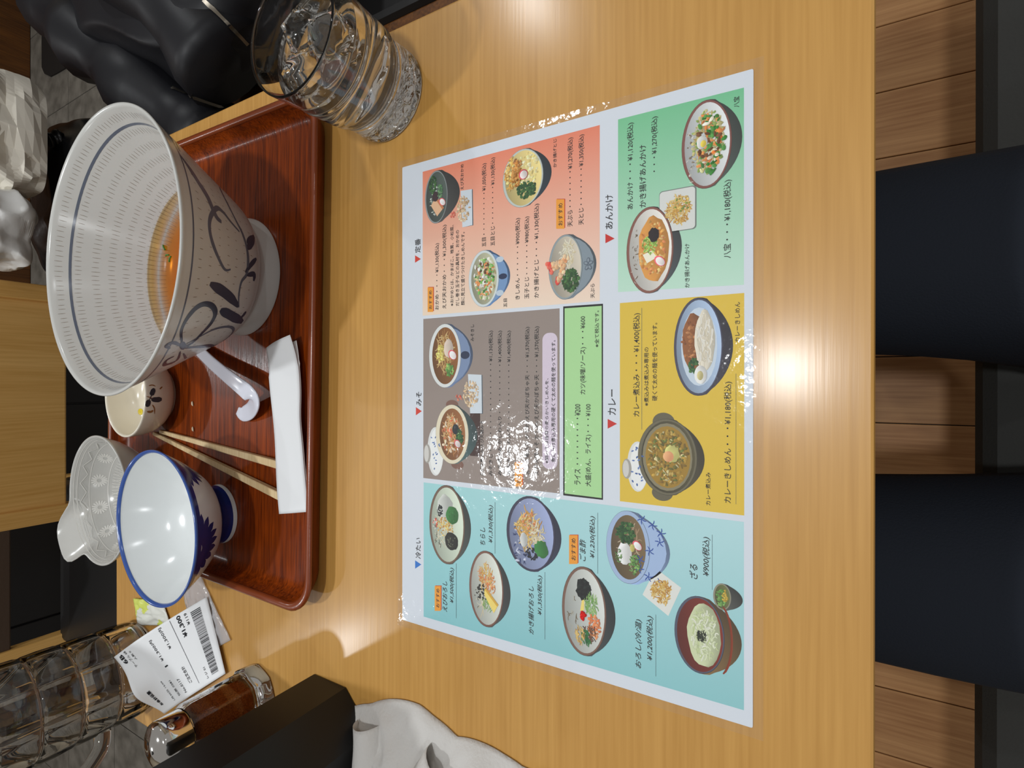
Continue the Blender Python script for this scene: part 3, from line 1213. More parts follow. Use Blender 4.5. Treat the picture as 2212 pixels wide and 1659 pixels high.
def fit(vf, x0, x1, y0, y1):
    V, F = vf
    ax, bx_ = min(v[0] for v in V), max(v[0] for v in V)
    ay, by_ = min(v[1] for v in V), max(v[1] for v in V)
    return [(x0 + (v[0] - ax) * (x1 - x0) / (bx_ - ax), y0 + (v[1] - ay) * (y1 - y0) / (by_ - ay)) for v in V], F


# print runs upside down as seen from the seat: reading goes from B to A, lines go from far to near
RT = [('r0', '¥1,300', .02, .31, .235, .275, 1), ('r1', '¥119', .04, .20, .185, .21, 0), ('r2', '¥1,300内', .03, .34, .42, .455, 0), ('r3', '¥1,300内', .10, .42, .55, .585, 0), ('r3b', '1', .49, .51, .55, .585, 0),
      ('r4', '6B', .03, .16, .905, .95, 1), ('r5', 'テーブル 6B', .02, .27, .85, .88, 0), ('r6', '人数 0', .06, .2, .80, .825, 0), ('r7', 'ご注文合計', .62, .86, .40, .44, 0), ('r8', 'お会計伝票', .60, .88, .90, .93, 1),
      ('r9', '1月30日 12:09', .62, .93, .72, .75, 0), ('r10', '伝票 0281', .68, .92, .62, .65, 0), ('r11', 'No.0117', .72, .93, .52, .55, 0), ('r12', 'レジ 01', .78, .93, .20, .225, 0)]
tm_ = text_meshes([(k, b, 0) for k, b, *_ in RT])
for k, b, u0, u1, v0, v1, bold in RT:
    V, F = fit(tm_[k], 0, 1, 0, 1)
    parts = []
    parts.append(([rmap(u1 + (u0 - u1) * x, v0 + (v1 - v0) * y) for x, y in V], F))
    if bold:
        parts.append(([rmap(u1 + (u0 - u1) * x + .006, v0 + (v1 - v0) * y + .002, .36) for x, y in V], F))
    add('printed_line', *join(parts), M_PRINT, rc)
add('printed_rule', *join([([rmap(.02 + .9 * i / 12, .33) for i in range(13)] + [rmap(.02 + .9 * i / 12, .334) for i in range(13)], [(i, i + 1, i + 14, i + 13) for i in range(12)])]), M_PRINTG, rc)

M_FILMW = clear('wrapper_film', (0.93, 0.93, 0.94), rough=0.12, ior=1.5, bump=(180, 0.8, 0.002), haze=0.32, hazecol=(0.86, 0.86, 0.88))
M_FILMG = mat('green_printed_film', (214, 224, 110), 0.3)
M_FILMV = mat('white_printed_film', (226, 228, 220), 0.3)


def crumple(quad, nu, nv, h, sc, base=1.0, seed=0.0):
    def f(u, v):
        p = quad[0].lerp(quad[1], u).lerp(quad[3].lerp(quad[2], u), v)
        e = math.sin(math.pi * min(max(u, 0), 1)) ** .5 * math.sin(math.pi * min(max(v, 0), 1)) ** .5
        a = abs(noise.noise(Vector((u * sc + seed, v * sc, seed)))) + 0.5 * abs(noise.noise(Vector((u * sc * 2.3, v * sc * 2.3 + seed, 1))))
        return Vector((p.x, p.y, base + h * (0.25 + 0.9 * (1 - a)) * (0.35 + 0.65 * e)))
    return sheet(f, nu, nv, 0.12)


wq = [at(425, 1236, 1), at(500, 1384, 1), at(476, 1404, 1), at(392, 1262, 1)]
wo = Vector((-235, 520, 0))
wr = thing('plastic_wrapper', 'crumpled clear plastic wrapper under the receipt', 'wrapper', wo.x, wo.y, 0)
wq = [v - wo for v in [at(433, 1238, 1), at(500, 1382, 1), at(430, 1420, 1), at(395, 1275, 1)]]
add('film', *crumple(wq, 26, 16, 4.0, 5.0, 0.6, 2.0), M_FILMW, wr)
wo2 = Vector((-280, 645, 0))
wr2 = thing('snack_wrapper', 'yellow-green and white plastic wrapper between rice bowl and pitcher', 'wrapper', wo2.x, wo2.y, 0)
q2 = [v - wo2 for v in [at(290, 1292, 1), at(352, 1296, 1), at(372, 1350, 1), at(300, 1350, 1)]]
V, F = crumple(q2, 24, 20, 5.0, 4.0, 0.6, 5.0)
o = add('film', V, F, [M_FILMG, M_FILMV], wr2)
for p in o.data.polygons:
    c = p.center
    s = math.sin((c.x * 1000 * 0.9 + c.y * 1000 * 0.5) * 0.13) + 0.7 * math.sin(c.y * 1000 * 0.21 + 1)
    p.material_index = 1 if s > -0.15 else 0

# ------------------------------------------------------------------ crumpled tissue
M_TISS = mat('tissue_paper', (206, 203, 199), 0.85, spec=0.15, bump=(420, 0.5, 3))
tx, ty = -330, 215
ts = thing('crumpled_tissue', 'crumpled white paper napkin beside the black holder', 'napkin', tx, ty, 0)
outl = [at(752, 1545, 2), at(757, 1528, 2), at(800, 1521, 2), at(905, 1523, 2), at(935, 1548, 2), at(985, 1592, 2), at(1035, 1603, 2), at(1090, 1632, 2), at(1130, 1659, 2)]
outl = [(p.x - tx, p.y - ty) for p in outl] + [(66, -118), (20, -132), (-50, -120), (-84, -60), (-88, 10), (-70, 48), (-36, 62), (10, 72)]
angs = sorted((math.atan2(y, x) % TAU, math.hypot(x, y)) for x, y in outl)


def orad(a):
    a %= TAU
    for i in range(len(angs)):
        a0, r0 = angs[i - 1]
        a1, r1 = angs[i]
        if i == 0:
            a0 -= TAU
            if a > angs[-1][0]:
                a -= TAU
        if a0 <= a <= a1:
            f = (a - a0) / max(a1 - a0, 1e-6)
            return r0 + (r1 - r0) * f
    return angs[-1][1]


V, F = [(0, 0, 26)], []
NR, NA = 34, 140
for i in range(1, NR + 1):
    s = i / NR
    for k in range(NA):
        a = TAU * k / NA
        r = orad(a) * s
        x, y = r * math.cos(a), r * math.sin(a)
        w = Vector((x * .018, y * .018, 3.1))
        dxy = Vector((noise.noise(w), noise.noise(w + Vector((7, 3, 1))), 0)) * 9 * (1 - s)
        rid = 1 - abs(noise.noise(Vector((x * .024 + 4, y * .017, 0.7)))) * 2.0
        rid2 = 1 - abs(noise.noise(Vector((x * .05, y * .06 + 9, 2.7)))) * 2.0
        z = (6 + 22 * max(0, rid) ** 2 + 8 * max(0, rid2)) * (1 - s ** 4) * (0.45 + 0.55 * (1 - s)) + 1.5 + 4.0 * (1 - s ** 6)
        V.append((x + dxy.x, y + dxy.y, z))
for k in range(NA):
    F.append((0, 1 + k, 1 + (k + 1) % NA))
for i in range(NR - 1):
    for k in range(NA):
        j = (k + 1) % NA
        b = 1 + i * NA
        F.append((b + k, b + j, b + NA + j, b + NA + k))
base = len(V)
for k in range(NA):
    x, y, z = V[1 + (NR - 1) * NA + k]
    V.append((x * .99, y * .99, 0))
for k in range(NA):
    j = (k + 1) % NA
    b = 1 + (NR - 1) * NA
    F.append((b + k, b + j, base + j, base + k))
F.append(tuple(range(base, base + NA)))
add('napkin_body', V, F, M_TISS, ts)


def fold(p0, p1, lean, h, seed):
    a, b = Vector(p0), Vector(p1)
    d = (b - a)
    s = Vector((-d.y, d.x, 0)).normalized()

    def f(u, v):
        p = a.lerp(b, u)
        ang_ = math.pi * 1.15 * v
        hh = h * (0.55 + 0.45 * math.sin(math.pi * u)) * (1 + 0.25 * noise.noise(Vector((u * 3, v, seed))))
        return p + s * (lean * (1 - math.cos(ang_)) * 0.5 + 3 * noise.noise(Vector((u * 4, seed, v * 2)))) + Vector((0, 0, max(2.0, 8 + hh * math.sin(ang_))))
    return sheet(f, 26, 16, 0.2)


add('napkin_fold', *fold((58, 84, 0), (-40, 62, 0), 30, 26, 1.0), M_TISS, ts)
add('napkin_fold', *fold((66, 6, 0), (-10, 60, 0), 36, 24, 4.0), M_TISS, ts)
add('napkin_fold', *fold((70, -70, 0), (-30, -10, 0), 34, 22, 8.0), M_TISS, ts)

# ------------------------------------------------------------------ laminated menu
menu = thing('laminated_menu', 'large laminated menu sheet with colour photographs of noodle dishes', 'menu', 0, 0, 0)
M_SHEET = mat('menu_paper', (221, 228, 237), 0.5, spec=0.2)
addm = [(x, y + 128.5) for x, y in rrect(364, 257, 1.0, 3)]
paper = add('paper', *loft([[(x, y, 0.25) for x, y in addm], [(x, y, 0.5) for x, y in addm]]), M_SHEET, menu, smooth=False)

M_INKP = bpy.data.materials.new('menu_print')
M_INKP.use_nodes = True
_p = M_INKP.node_tree.nodes['Principled BSDF']
_a = N(M_INKP, 'ShaderNodeVertexColor', layer_name='ink')
L(M_INKP, _a.outputs[0], _p.inputs['Base Color'])
_p.inputs['Roughness'].default_value = 0.5
_p.inputs['Specular IOR Level'].default_value = 0.2


def mm(x, y):
    p = at(x, y, 0.6)
    return (p.x, p.y)


class Paint:
    def __init__(self, z):
        self.V, self.F, self.C = [], [], []
        self.z = z

    def poly(self, pts, col, cols=None):
        i = len(self.V)
        self.z += 0.0012
        self.V += [(x, y, self.z) for x, y in pts]
        self.F.append(tuple(range(i, i + len(pts))))
        self.C.append([lin(c) for c in cols] if cols else [lin(col)] * len(pts))

    def quadpx(self, pts, col, cols=None):
        self.poly([mm(*p) for p in pts], col, cols)

    def ell(self, cx, cy, rx, ry, col, rot=0.0, n=24, jag=0.0, rnd=None, a0=0.0, a1=TAU):
        pts = []
        full = abs(a1 - a0 - TAU) < 1e-6
        m = n if full else n + 1
        for k in range(m):
            a = a0 + (a1 - a0) * k / n
            j = 1 + (rnd.uniform(-jag, jag) if rnd else 0)
            x, y = rx * math.cos(a) * j, ry * math.sin(a) * j
            pts.append((cx + x * math.cos(rot) - y * math.sin(rot), cy + x * math.sin(rot) + y * math.cos(rot)))
        if rnd:
            g = rnd.uniform(.86, 1.1)
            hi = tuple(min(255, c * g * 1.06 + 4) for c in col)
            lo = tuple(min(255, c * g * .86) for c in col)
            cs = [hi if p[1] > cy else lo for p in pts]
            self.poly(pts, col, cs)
        else:
            self.poly(pts, col)

    def stroke(self, pts, w, col):
        n = len(pts)
        A, B = [], []
        for i, p in enumerate(pts):
            a, b = pts[max(i - 1, 0)], pts[min(i + 1, n - 1)]
            d = Vector((b[0] - a[0], b[1] - a[1]))
            d = d.normalized() if d.length > 1e-9 else Vector((1, 0))
            k = w / 2 * (1 if 0 < i < n - 1 else 0.6)
            A.append((p[0] - d.y * k, p[1] + d.x * k))
            B.append((p[0] + d.y * k, p[1] - d.x * k))
        self.z += 0.0012
        c2 = tuple(c * .84 for c in col)
        for i in range(n - 1):
            j = len(self.V)
            self.V += [(q[0], q[1], self.z) for q in (A[i], A[i + 1], B[i + 1], B[i])]
            self.F.append((j, j + 1, j + 2, j + 3))
            self.C.append([lin(c2), lin(c2), lin(col), lin(col)])

    def mesh(self, V, F, col):
        i = len(self.V)
        self.V += [(x, y, self.z) for x, y in V]
        for f in F:
            self.F.append(tuple(i + q for q in f))
            self.C.append([lin(col)] * len(f))

    def build(self, name, parent=menu):
        me = bpy.data.meshes.new(name)
        me.from_pydata([(x / 1000, y / 1000, z / 1000) for x, y, z in self.V], [], self.F)
        at_ = me.color_attributes.new('ink', 'FLOAT_COLOR', 'CORNER')
        flat = [c for f in self.C for v in f for c in v]
        at_.data.foreach_set('color', flat)
        me.update()
        me.materials.append(M_INKP)
        o = bpy.data.objects.new(name, me)
        COL.objects.link(o)
        o.parent = parent
        return o


# coloured panels (corners in photo pixels: far-left, far-right, near-right, near-left)
PANEL = [
    ('orange', [(913, 682), (913, 371), (1295.5, 270), (1295.5, 650)], None, [(244, 222, 198), (238, 140, 108), (236, 134, 104), (246, 224, 204)]),
    ('taupe', [(914.3, 1032.5), (914.3, 689), (1208.7, 666), (1208.7, 1066)], (152, 138, 130), None),
    ('aqua', [(915, 1332), (915, 1042), (1607, 1127.6), (1607, 1534.5)], (152, 210, 214), [(140, 204, 210), (164, 218, 220), (186, 226, 230), (146, 204, 208)]),
    ('green', [(1335, 631), (1335, 258), (1607, 189), (1607, 615)], None, [(196, 232, 212), (122, 200, 150), (118, 198, 150), (196, 232, 212)]),
    ('yellow', [(1339, 1082.7), (1339, 654.7), (1607.6, 632.7), (1607.6, 1113.7)], (228, 194, 66), None),
]
PAN = {'paper': paper}
for nm, q, c, cs in PANEL:
    P = Paint(0.53)
    P.quadpx(q, c, cs)
    PAN[nm] = P.build('colour_panel')
P = Paint(0.53)
P.quadpx([(1216.5, 1070), (1216.5, 662), (1302.5, 656), (1302.5, 1080)], (16, 18, 16))
P.quadpx([(1219.6, 1066), (1219.6, 666), (1299.6, 660.5), (1299.6, 1076)], (176, 224, 158))
PAN['box'] = P.build('colour_panel')
# lilac note box
P = Paint(0.56)
a, b = mm(1171.5, 1012), mm(1204, 718)
cx, cy = (a[0] + b[0]) / 2, (a[1] + b[1]) / 2
P.poly([(cx + x, cy + y) for x, y in rrect(abs(b[0] - a[0]), abs(b[1] - a[1]), abs(b[1] - a[1]) * .42, 6)], (220, 206, 222))
PAN['note'] = P.build('note_box', PAN['taupe'])
# section triangles
for (x0, x1, y0, y1), c in (((896.5, 909, 551.5, 567.5), (214, 60, 40)), ((898.3, 911, 879.5, 897), (214, 60, 40)), ((896.7, 910, 1210.5, 1228.5), (44, 120, 206)), ((1307.7, 1327.6, 505, 525.5), (206, 44, 36)), ((1312.6, 1332.7, 905, 926), (206, 44, 36))):
    P = Paint(0.56)
    P.quadpx([(x0, y0), (x1, (y0 + y1) / 2), (x0, y1)], c)
    P.build('section_mark', paper)

# recommendation tags
TAGS = []
for c0, sc, bxs in (((850, 150), 3.016, [(222, 258, 1420, 1580), (1060, 1113, 846, 1038)]), ((850, 650), 3.686, [(965, 1026, 1287, 1478)]), ((850, 1000), 3.686, [(328, 376, 980, 1178), (1398, 1466, 575, 805)])):
    for x0, x1, y0, y1 in bxs:
        TAGS.append((c0[0] + x0 / sc, c0[0] + x1 / sc, c0[1] + y0 / sc, c0[1] + y1 / sc))
for i, (x0, x1, y0, y1) in enumerate(TAGS):
    P = Paint(0.58)
    P.quadpx([(x0 + 1.5, y1 - 2), (x0 + 1.5, y0 - 1.2), (x1 + 1.8, y0 - 1.2), (x1 + 1.8, y1 - 2)], (200, 60, 30))
    P.quadpx([(x0, y1), (x0, y0), (x1, y0), (x1, y1)], (244, 162, 50))
    P.build('recommended_tag', PAN[('orange', 'orange', 'taupe', 'aqua', 'aqua')[i]])

# lettering: (crop origin, scale, [(text, x_top, x_base, y_start, y_end, italic)])
D_ = '・'
TXT = [
    ((850, 150), 3.016, [
        ('定番', 140, 176, 1192, 1100), ('おかめ' + D_ * 4 + '¥1,130(税込)', 270, 300, 1565, 1130), ('えび天おかめ' + D_ * 3 + '¥1,300(税込)', 318, 348, 1558, 1010),
        ('※おかめとは、かまぼこ、椎茸、小松菜、', 370, 392, 1540, 1012), ('だし巻き玉子などの具材を、おかめの', 405, 428, 1540, 1045), ('顔に見立て盛りつけたきしめんです。', 440, 464, 1535, 1058),
        ('えび天おかめ', 437, 457, 782, 615), ('五目' + D_ * 9 + '¥1,050(税込)', 575, 608, 1152, 608), ('五目とじ' + D_ * 8 + '¥1,130(税込)', 632, 665, 1146, 570), ('五目', 718, 740, 1548, 1492),
        ('きしめん' + D_ * 6 + '¥900(税込)', 793, 828, 1497, 965), ('玉子とじ' + D_ * 6 + '¥980(税込)', 853, 888, 1492, 955), ('かき揚げとじ' + D_ * 3 + '¥1,130(税込)', 915, 952, 1487, 872),
        ('かき揚げとじ', 1040, 1063, 636, 450), ('天ぷら' + D_ * 7 + '¥1,270(税込)', 1133, 1173, 1020, 440), ('天とじ' + D_ * 7 + '¥1,350(税込)', 1205, 1245, 1008, 420), ('天ぷら', 1285, 1311, 1488, 1395)]),
    ((1280, 150), 3.3175, [
        ('あんかけ', 92, 146, 1140, 892), ('あんかけ' + D_ * 3 + '¥1,120(税込)', 247, 298, 998, 376), ('かき揚げあんかけ', 335, 384, 985, 535), (D_ * 3 + '¥1,270(税込)', 420, 470, 730, 332),
        ('かき揚げあんかけ', 660, 695, 1563, 1247), ('八宝' + D_ * 3 + '¥1,180(税込)', 937, 1000, 1350, 786), ('八宝', 1010, 1052, 268, 190)]),
    ((850, 650), 3.686, [
        ('みそ', 182, 224, 835, 725), ('みそきし', 615, 641, 320, 186), ('えび天煮込み/えび天鍋みそ', 690, 718, 1395, 955),
        ('みそきし' + D_ * 16 + '¥1,130(税込)', 757, 795, 1395, 236), ('みそ煮込み かしわ入り' + D_ * 9 + '¥1,400(税込)', 830, 866, 1392, 236), ('鍋みそ かしわ入り' + D_ * 11 + '¥1,400(税込)', 902, 938, 1390, 236),
        ('えび天煮込み かしわ/えび天かぼちゃ天' + D_ * 3 + '¥1,570(税込)', 1047, 1087, 1385, 206), ('えび天鍋みそ かしわ/えび天かぼちゃ天' + D_ * 3 + '¥1,570(税込)', 1120, 1163, 1388, 202),
        ('※鍋みそは通常の柔らかいきしめんを、', 1206, 1234, 1295, 616), ('煮込みは煮込み専用の硬くて太めの麺を使っています。', 1256, 1290, 1286, 312),
        ('ライス ' + D_ * 9 + '¥200', 1440, 1490, 1466, 822), ('大盛(めん、ライス)' + D_ * 3 + '¥100', 1526, 1580, 1480, 822), ('カツ(味噌/ソース)' + D_ * 3 + '¥600', 1484, 1536, 745, 120), ('※全て税込です。', 1602, 1636, 368, 76)]),
    ((1280, 620), 3.3175, [
        ('カレー', 110, 167, 918, 734), ('カレー煮込み' + D_ * 3 + '¥1,400(税込)', 290, 345, 930, 186), ('※煮込みは煮込み専用の', 369, 403, 852, 432), ('硬くて太めの麺を使っています。', 427, 464, 816, 256),
        ('カレーきしめん', 1020, 1056, 395, 106), ('カレー煮込み', 810, 846, 1566, 1330), ('カレーきしめん' + D_ * 3 + '¥1,180(税込)', 941, 1002, 1552, 678)]),
    ((850, 1000), 3.686, [
        ('冷たい', 175, 218, 765, 600), ('えびおろし', 390, 428, 1188, 945, 1), ('¥1,500(税込)', 446, 485, 1120, 840, 1), ('ちらし', 690, 730, 656, 516, 1), ('¥1,330(税込)', 754, 796, 640, 340, 1),
        ('かき揚げおろし', 1075, 1117, 1368, 985, 1), ('¥1,350(税込)', 1145, 1188, 1216, 902, 1), ('ごま酢', 1480, 1532, 785, 612, 1), ('¥1,230(税込)', 1560, 1610, 762, 428, 1)]),
    ((1180, 1080), 3.19, [
        ('おろし(冷/温)', 612, 662, 1165, 830, 1), ('¥1,200(税込)', 690, 740, 1112, 806, 1), ('ざる', 985, 1042, 548, 448, 1), ('¥900(税込)', 1075, 1132, 530, 260, 1)]),
]
specs, place = [], []
for (ox, oy), sc, rows in TXT:
    for r in rows:
        k = 't%d' % len(specs)
        specs.append((k, r[0], 0.22 if len(r) > 5 else 0.0))
        g = {(850, 150): 'orange', (1280, 150): 'green', (850, 650): 'taupe', (1280, 620): 'yellow', (850, 1000): 'aqua', (1180, 1080): 'aqua'}[(ox, oy)]
        if r[0] in ('定番', 'あんかけ', 'みそ', 'カレー', '冷たい') and r[1] < 200:
            g = 'paper'
        if g == 'taupe' and r[1] > 1400:
            g = 'box'
        place.append((k, ox + r[1] / sc, ox + r[2] / sc, oy + r[3] / sc, oy + r[4] / sc, g))
for i, (x0, x1, y0, y1) in enumerate(TAGS):
    k = 'g%d' % i
    specs.append((k, 'おすすめ', 0.0))
    h, w = x1 - x0, y1 - y0
    place.append((k, x0 + h * .26, x1 - h * .22, y1 - w * .12, y0 + w * .12, ('orange', 'orange', 'taupe', 'aqua', 'aqua')[i]))
tms = text_meshes(specs)
for k, xt, xb, ys, ye, g in place:
    P = Paint(0.72)
    a, b = mm(xb, ys), mm(xb, ye)
    c = mm(xt, (ys + ye) / 2)
    V, F = fit(tms[k], a[0], b[0], (a[1] + b[1]) / 2, c[1])
    P.mesh(V, F, (34, 32, 34))
    P.build('printed_line', PAN[g])
RULES = [((850, 1000), 3.686, [(500, 1236, 800), (808, 722, 312), (1206, 1405, 870), (1626, 882, 396)]), ((1180, 1080), 3.19, [(755, 1216, 790), (1144, 620, 240)]), ((1280, 620), 3.3175, [(353, 1022, 150), (1028, 1556, 620)])]
for (ox, oy), sc, rr in RULES:
    for x, y0, y1 in rr:
        X = ox + x / sc
        P = Paint(0.6)
        P.quadpx([(X - .4, oy + y0 / sc), (X - .4, oy + y1 / sc), (X + .4, oy + y1 / sc), (X + .4, oy + y0 / sc)], (70, 90, 96))
        P.build('price_rule', PAN['yellow' if oy == 620 else 'aqua'])

# dish photographs, drawn as printed shapes
rg_ = random.Random(5)


def frame(o, sc, bx):
    """bounding box in crop pixels (x0,x1,y0,y1) -> L, R, T, B in mm"""
    x0, x1 = o[0] + bx[0] / sc, o[0] + bx[1] / sc
    y0, y1 = o[1] + bx[2] / sc, o[1] + bx[3] / sc
    xm, ym = (x0 + x1) / 2, (y0 + y1) / 2
    return mm(xm, y1)[0], mm(xm, y0)[0], mm(x0, ym)[1], mm(x1, ym)[1]


def vessel(P, fr, rf, body, rimc, inner, base=0.42, rimw=0.06, shade=None):
    Lx, Rx_, T, B = fr
    cx, w = (Lx + Rx_) / 2, (Rx_ - Lx) / 2
    h = T - B
    ry = h * rf / 2
    cy = T - ry
    pts = []
    for k in range(25):
        a = math.pi + math.pi * k / 24
        c, s = math.cos(a), math.sin(a)
        bx_ = w * c * (1 - (1 - base) * 0.25 * abs(s))
        yy = cy + s * (cy - B)
        pts.append((cx + (w * c if abs(s) < .3 else bx_), max(yy, B)))
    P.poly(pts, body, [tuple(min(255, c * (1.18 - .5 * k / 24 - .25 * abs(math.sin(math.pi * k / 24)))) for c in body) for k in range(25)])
    if shade:
        q = []
        for k in range(13):
            a = math.pi + math.pi * k / 12
            q.append((cx + w * .9 * math.cos(a), cy + math.sin(a) * (cy - B) * .92))
        P.poly([(cx - w * .9, cy)] + q, shade)
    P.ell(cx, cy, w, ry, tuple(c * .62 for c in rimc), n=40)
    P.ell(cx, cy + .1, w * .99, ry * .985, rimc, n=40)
    k = 1 - rimw
    q = [(cx + w * k * math.cos(TAU * i / 40), cy - ry * .02 + ry * (1 - rimw * 1.7) * math.sin(TAU * i / 40)) for i in range(40)]
    P.poly(q, inner, [tuple(min(255, c * (.92 - .16 * math.sin(TAU * i / 40) + .06 * math.cos(TAU * i / 40))) for c in inner) for i in range(40)])
    return cx, cy, w * k, ry * (1 - rimw * 1.7)


def pos(fr, fx, fy):
    return fr[0] + fx * fr[2], fr[1] + fy * fr[3]


def bits(P, f, fx, fy, fw, fh, cols, n, s, elong=1.6, jag=.2):
    s *= .82
    for _ in range(int(n * 1.7)):
        while True:
            x, y = rg_.uniform(-1, 1), rg_.uniform(-1, 1)
            if x * x + y * y <= 1:
                break
        px_, py_ = f[0] + (fx + fw * x) * f[2], f[1] + (fy + fh * y) * f[3]
        e = rg_.uniform(1, elong)
        q = s * rg_.uniform(.6, 1.2)
        P.ell(px_, py_, q * e, q / e, rg_.choice(cols), rot=rg_.uniform(0, 3.1), n=9, jag=jag, rnd=rg_)


def strands(P, f, fx, fy, fw, fh, cols, n, w, ln=.8, ang=None):
    w *= .85
    for _ in range(int(n * 1.5)):
        x, y = rg_.uniform(-1, 1), rg_.uniform(-1, 1)
        if x * x + y * y > 1:
            continue
        a = rg_.uniform(0, 6.28) if ang is None else ang + rg_.uniform(-.5, .5)
        l = ln * f[2] * rg_.uniform(.5, 1) * fw
        c0 = (f[0] + (fx + fw * x * .8) * f[2], f[1] + (fy + fh * y * .8) * f[3])
        bend = rg_.uniform(-.9, .9)
        pts = []
        for k in range(7):
            t_ = k / 6 - .5
            aa = a + bend * t_ * 2
            pts.append((c0[0] + math.cos(aa) * l * t_, c0[1] + math.sin(aa) * l * t_ * f[3] / f[2]))
        P.stroke(pts, w * rg_.uniform(.7, 1.2), rg_.choice(cols))


def lump(P, f, fx, fy, fw, fh, col, rot=0, jag=.06, n=22):
    P.ell(f[0] + fx * f[2], f[1] + fy * f[3], fw * f[2], fh * f[3], col, rot=rot, n=n, jag=jag, rnd=rg_)


GREENS = [(46, 92, 44), (34, 74, 38), (70, 116, 58)]
NOOD = [(240, 230, 200), (228, 212, 172), (248, 242, 220)]
FRIED = [(226, 176, 84), (240, 202, 116), (206, 150, 70), (246, 216, 140)]
SHOGA = [(236, 140, 84), (240, 170, 110)]


def kamaboko(P, f, x, y, s):
    s *= .78
    lump(P, f, x, y, .2 * s, .26 * s, (232, 96, 108), rot=.8, jag=0)
    lump(P, f, x - .01, y - .02, .165 * s, .21 * s, (250, 240, 236), rot=.8, jag=0)


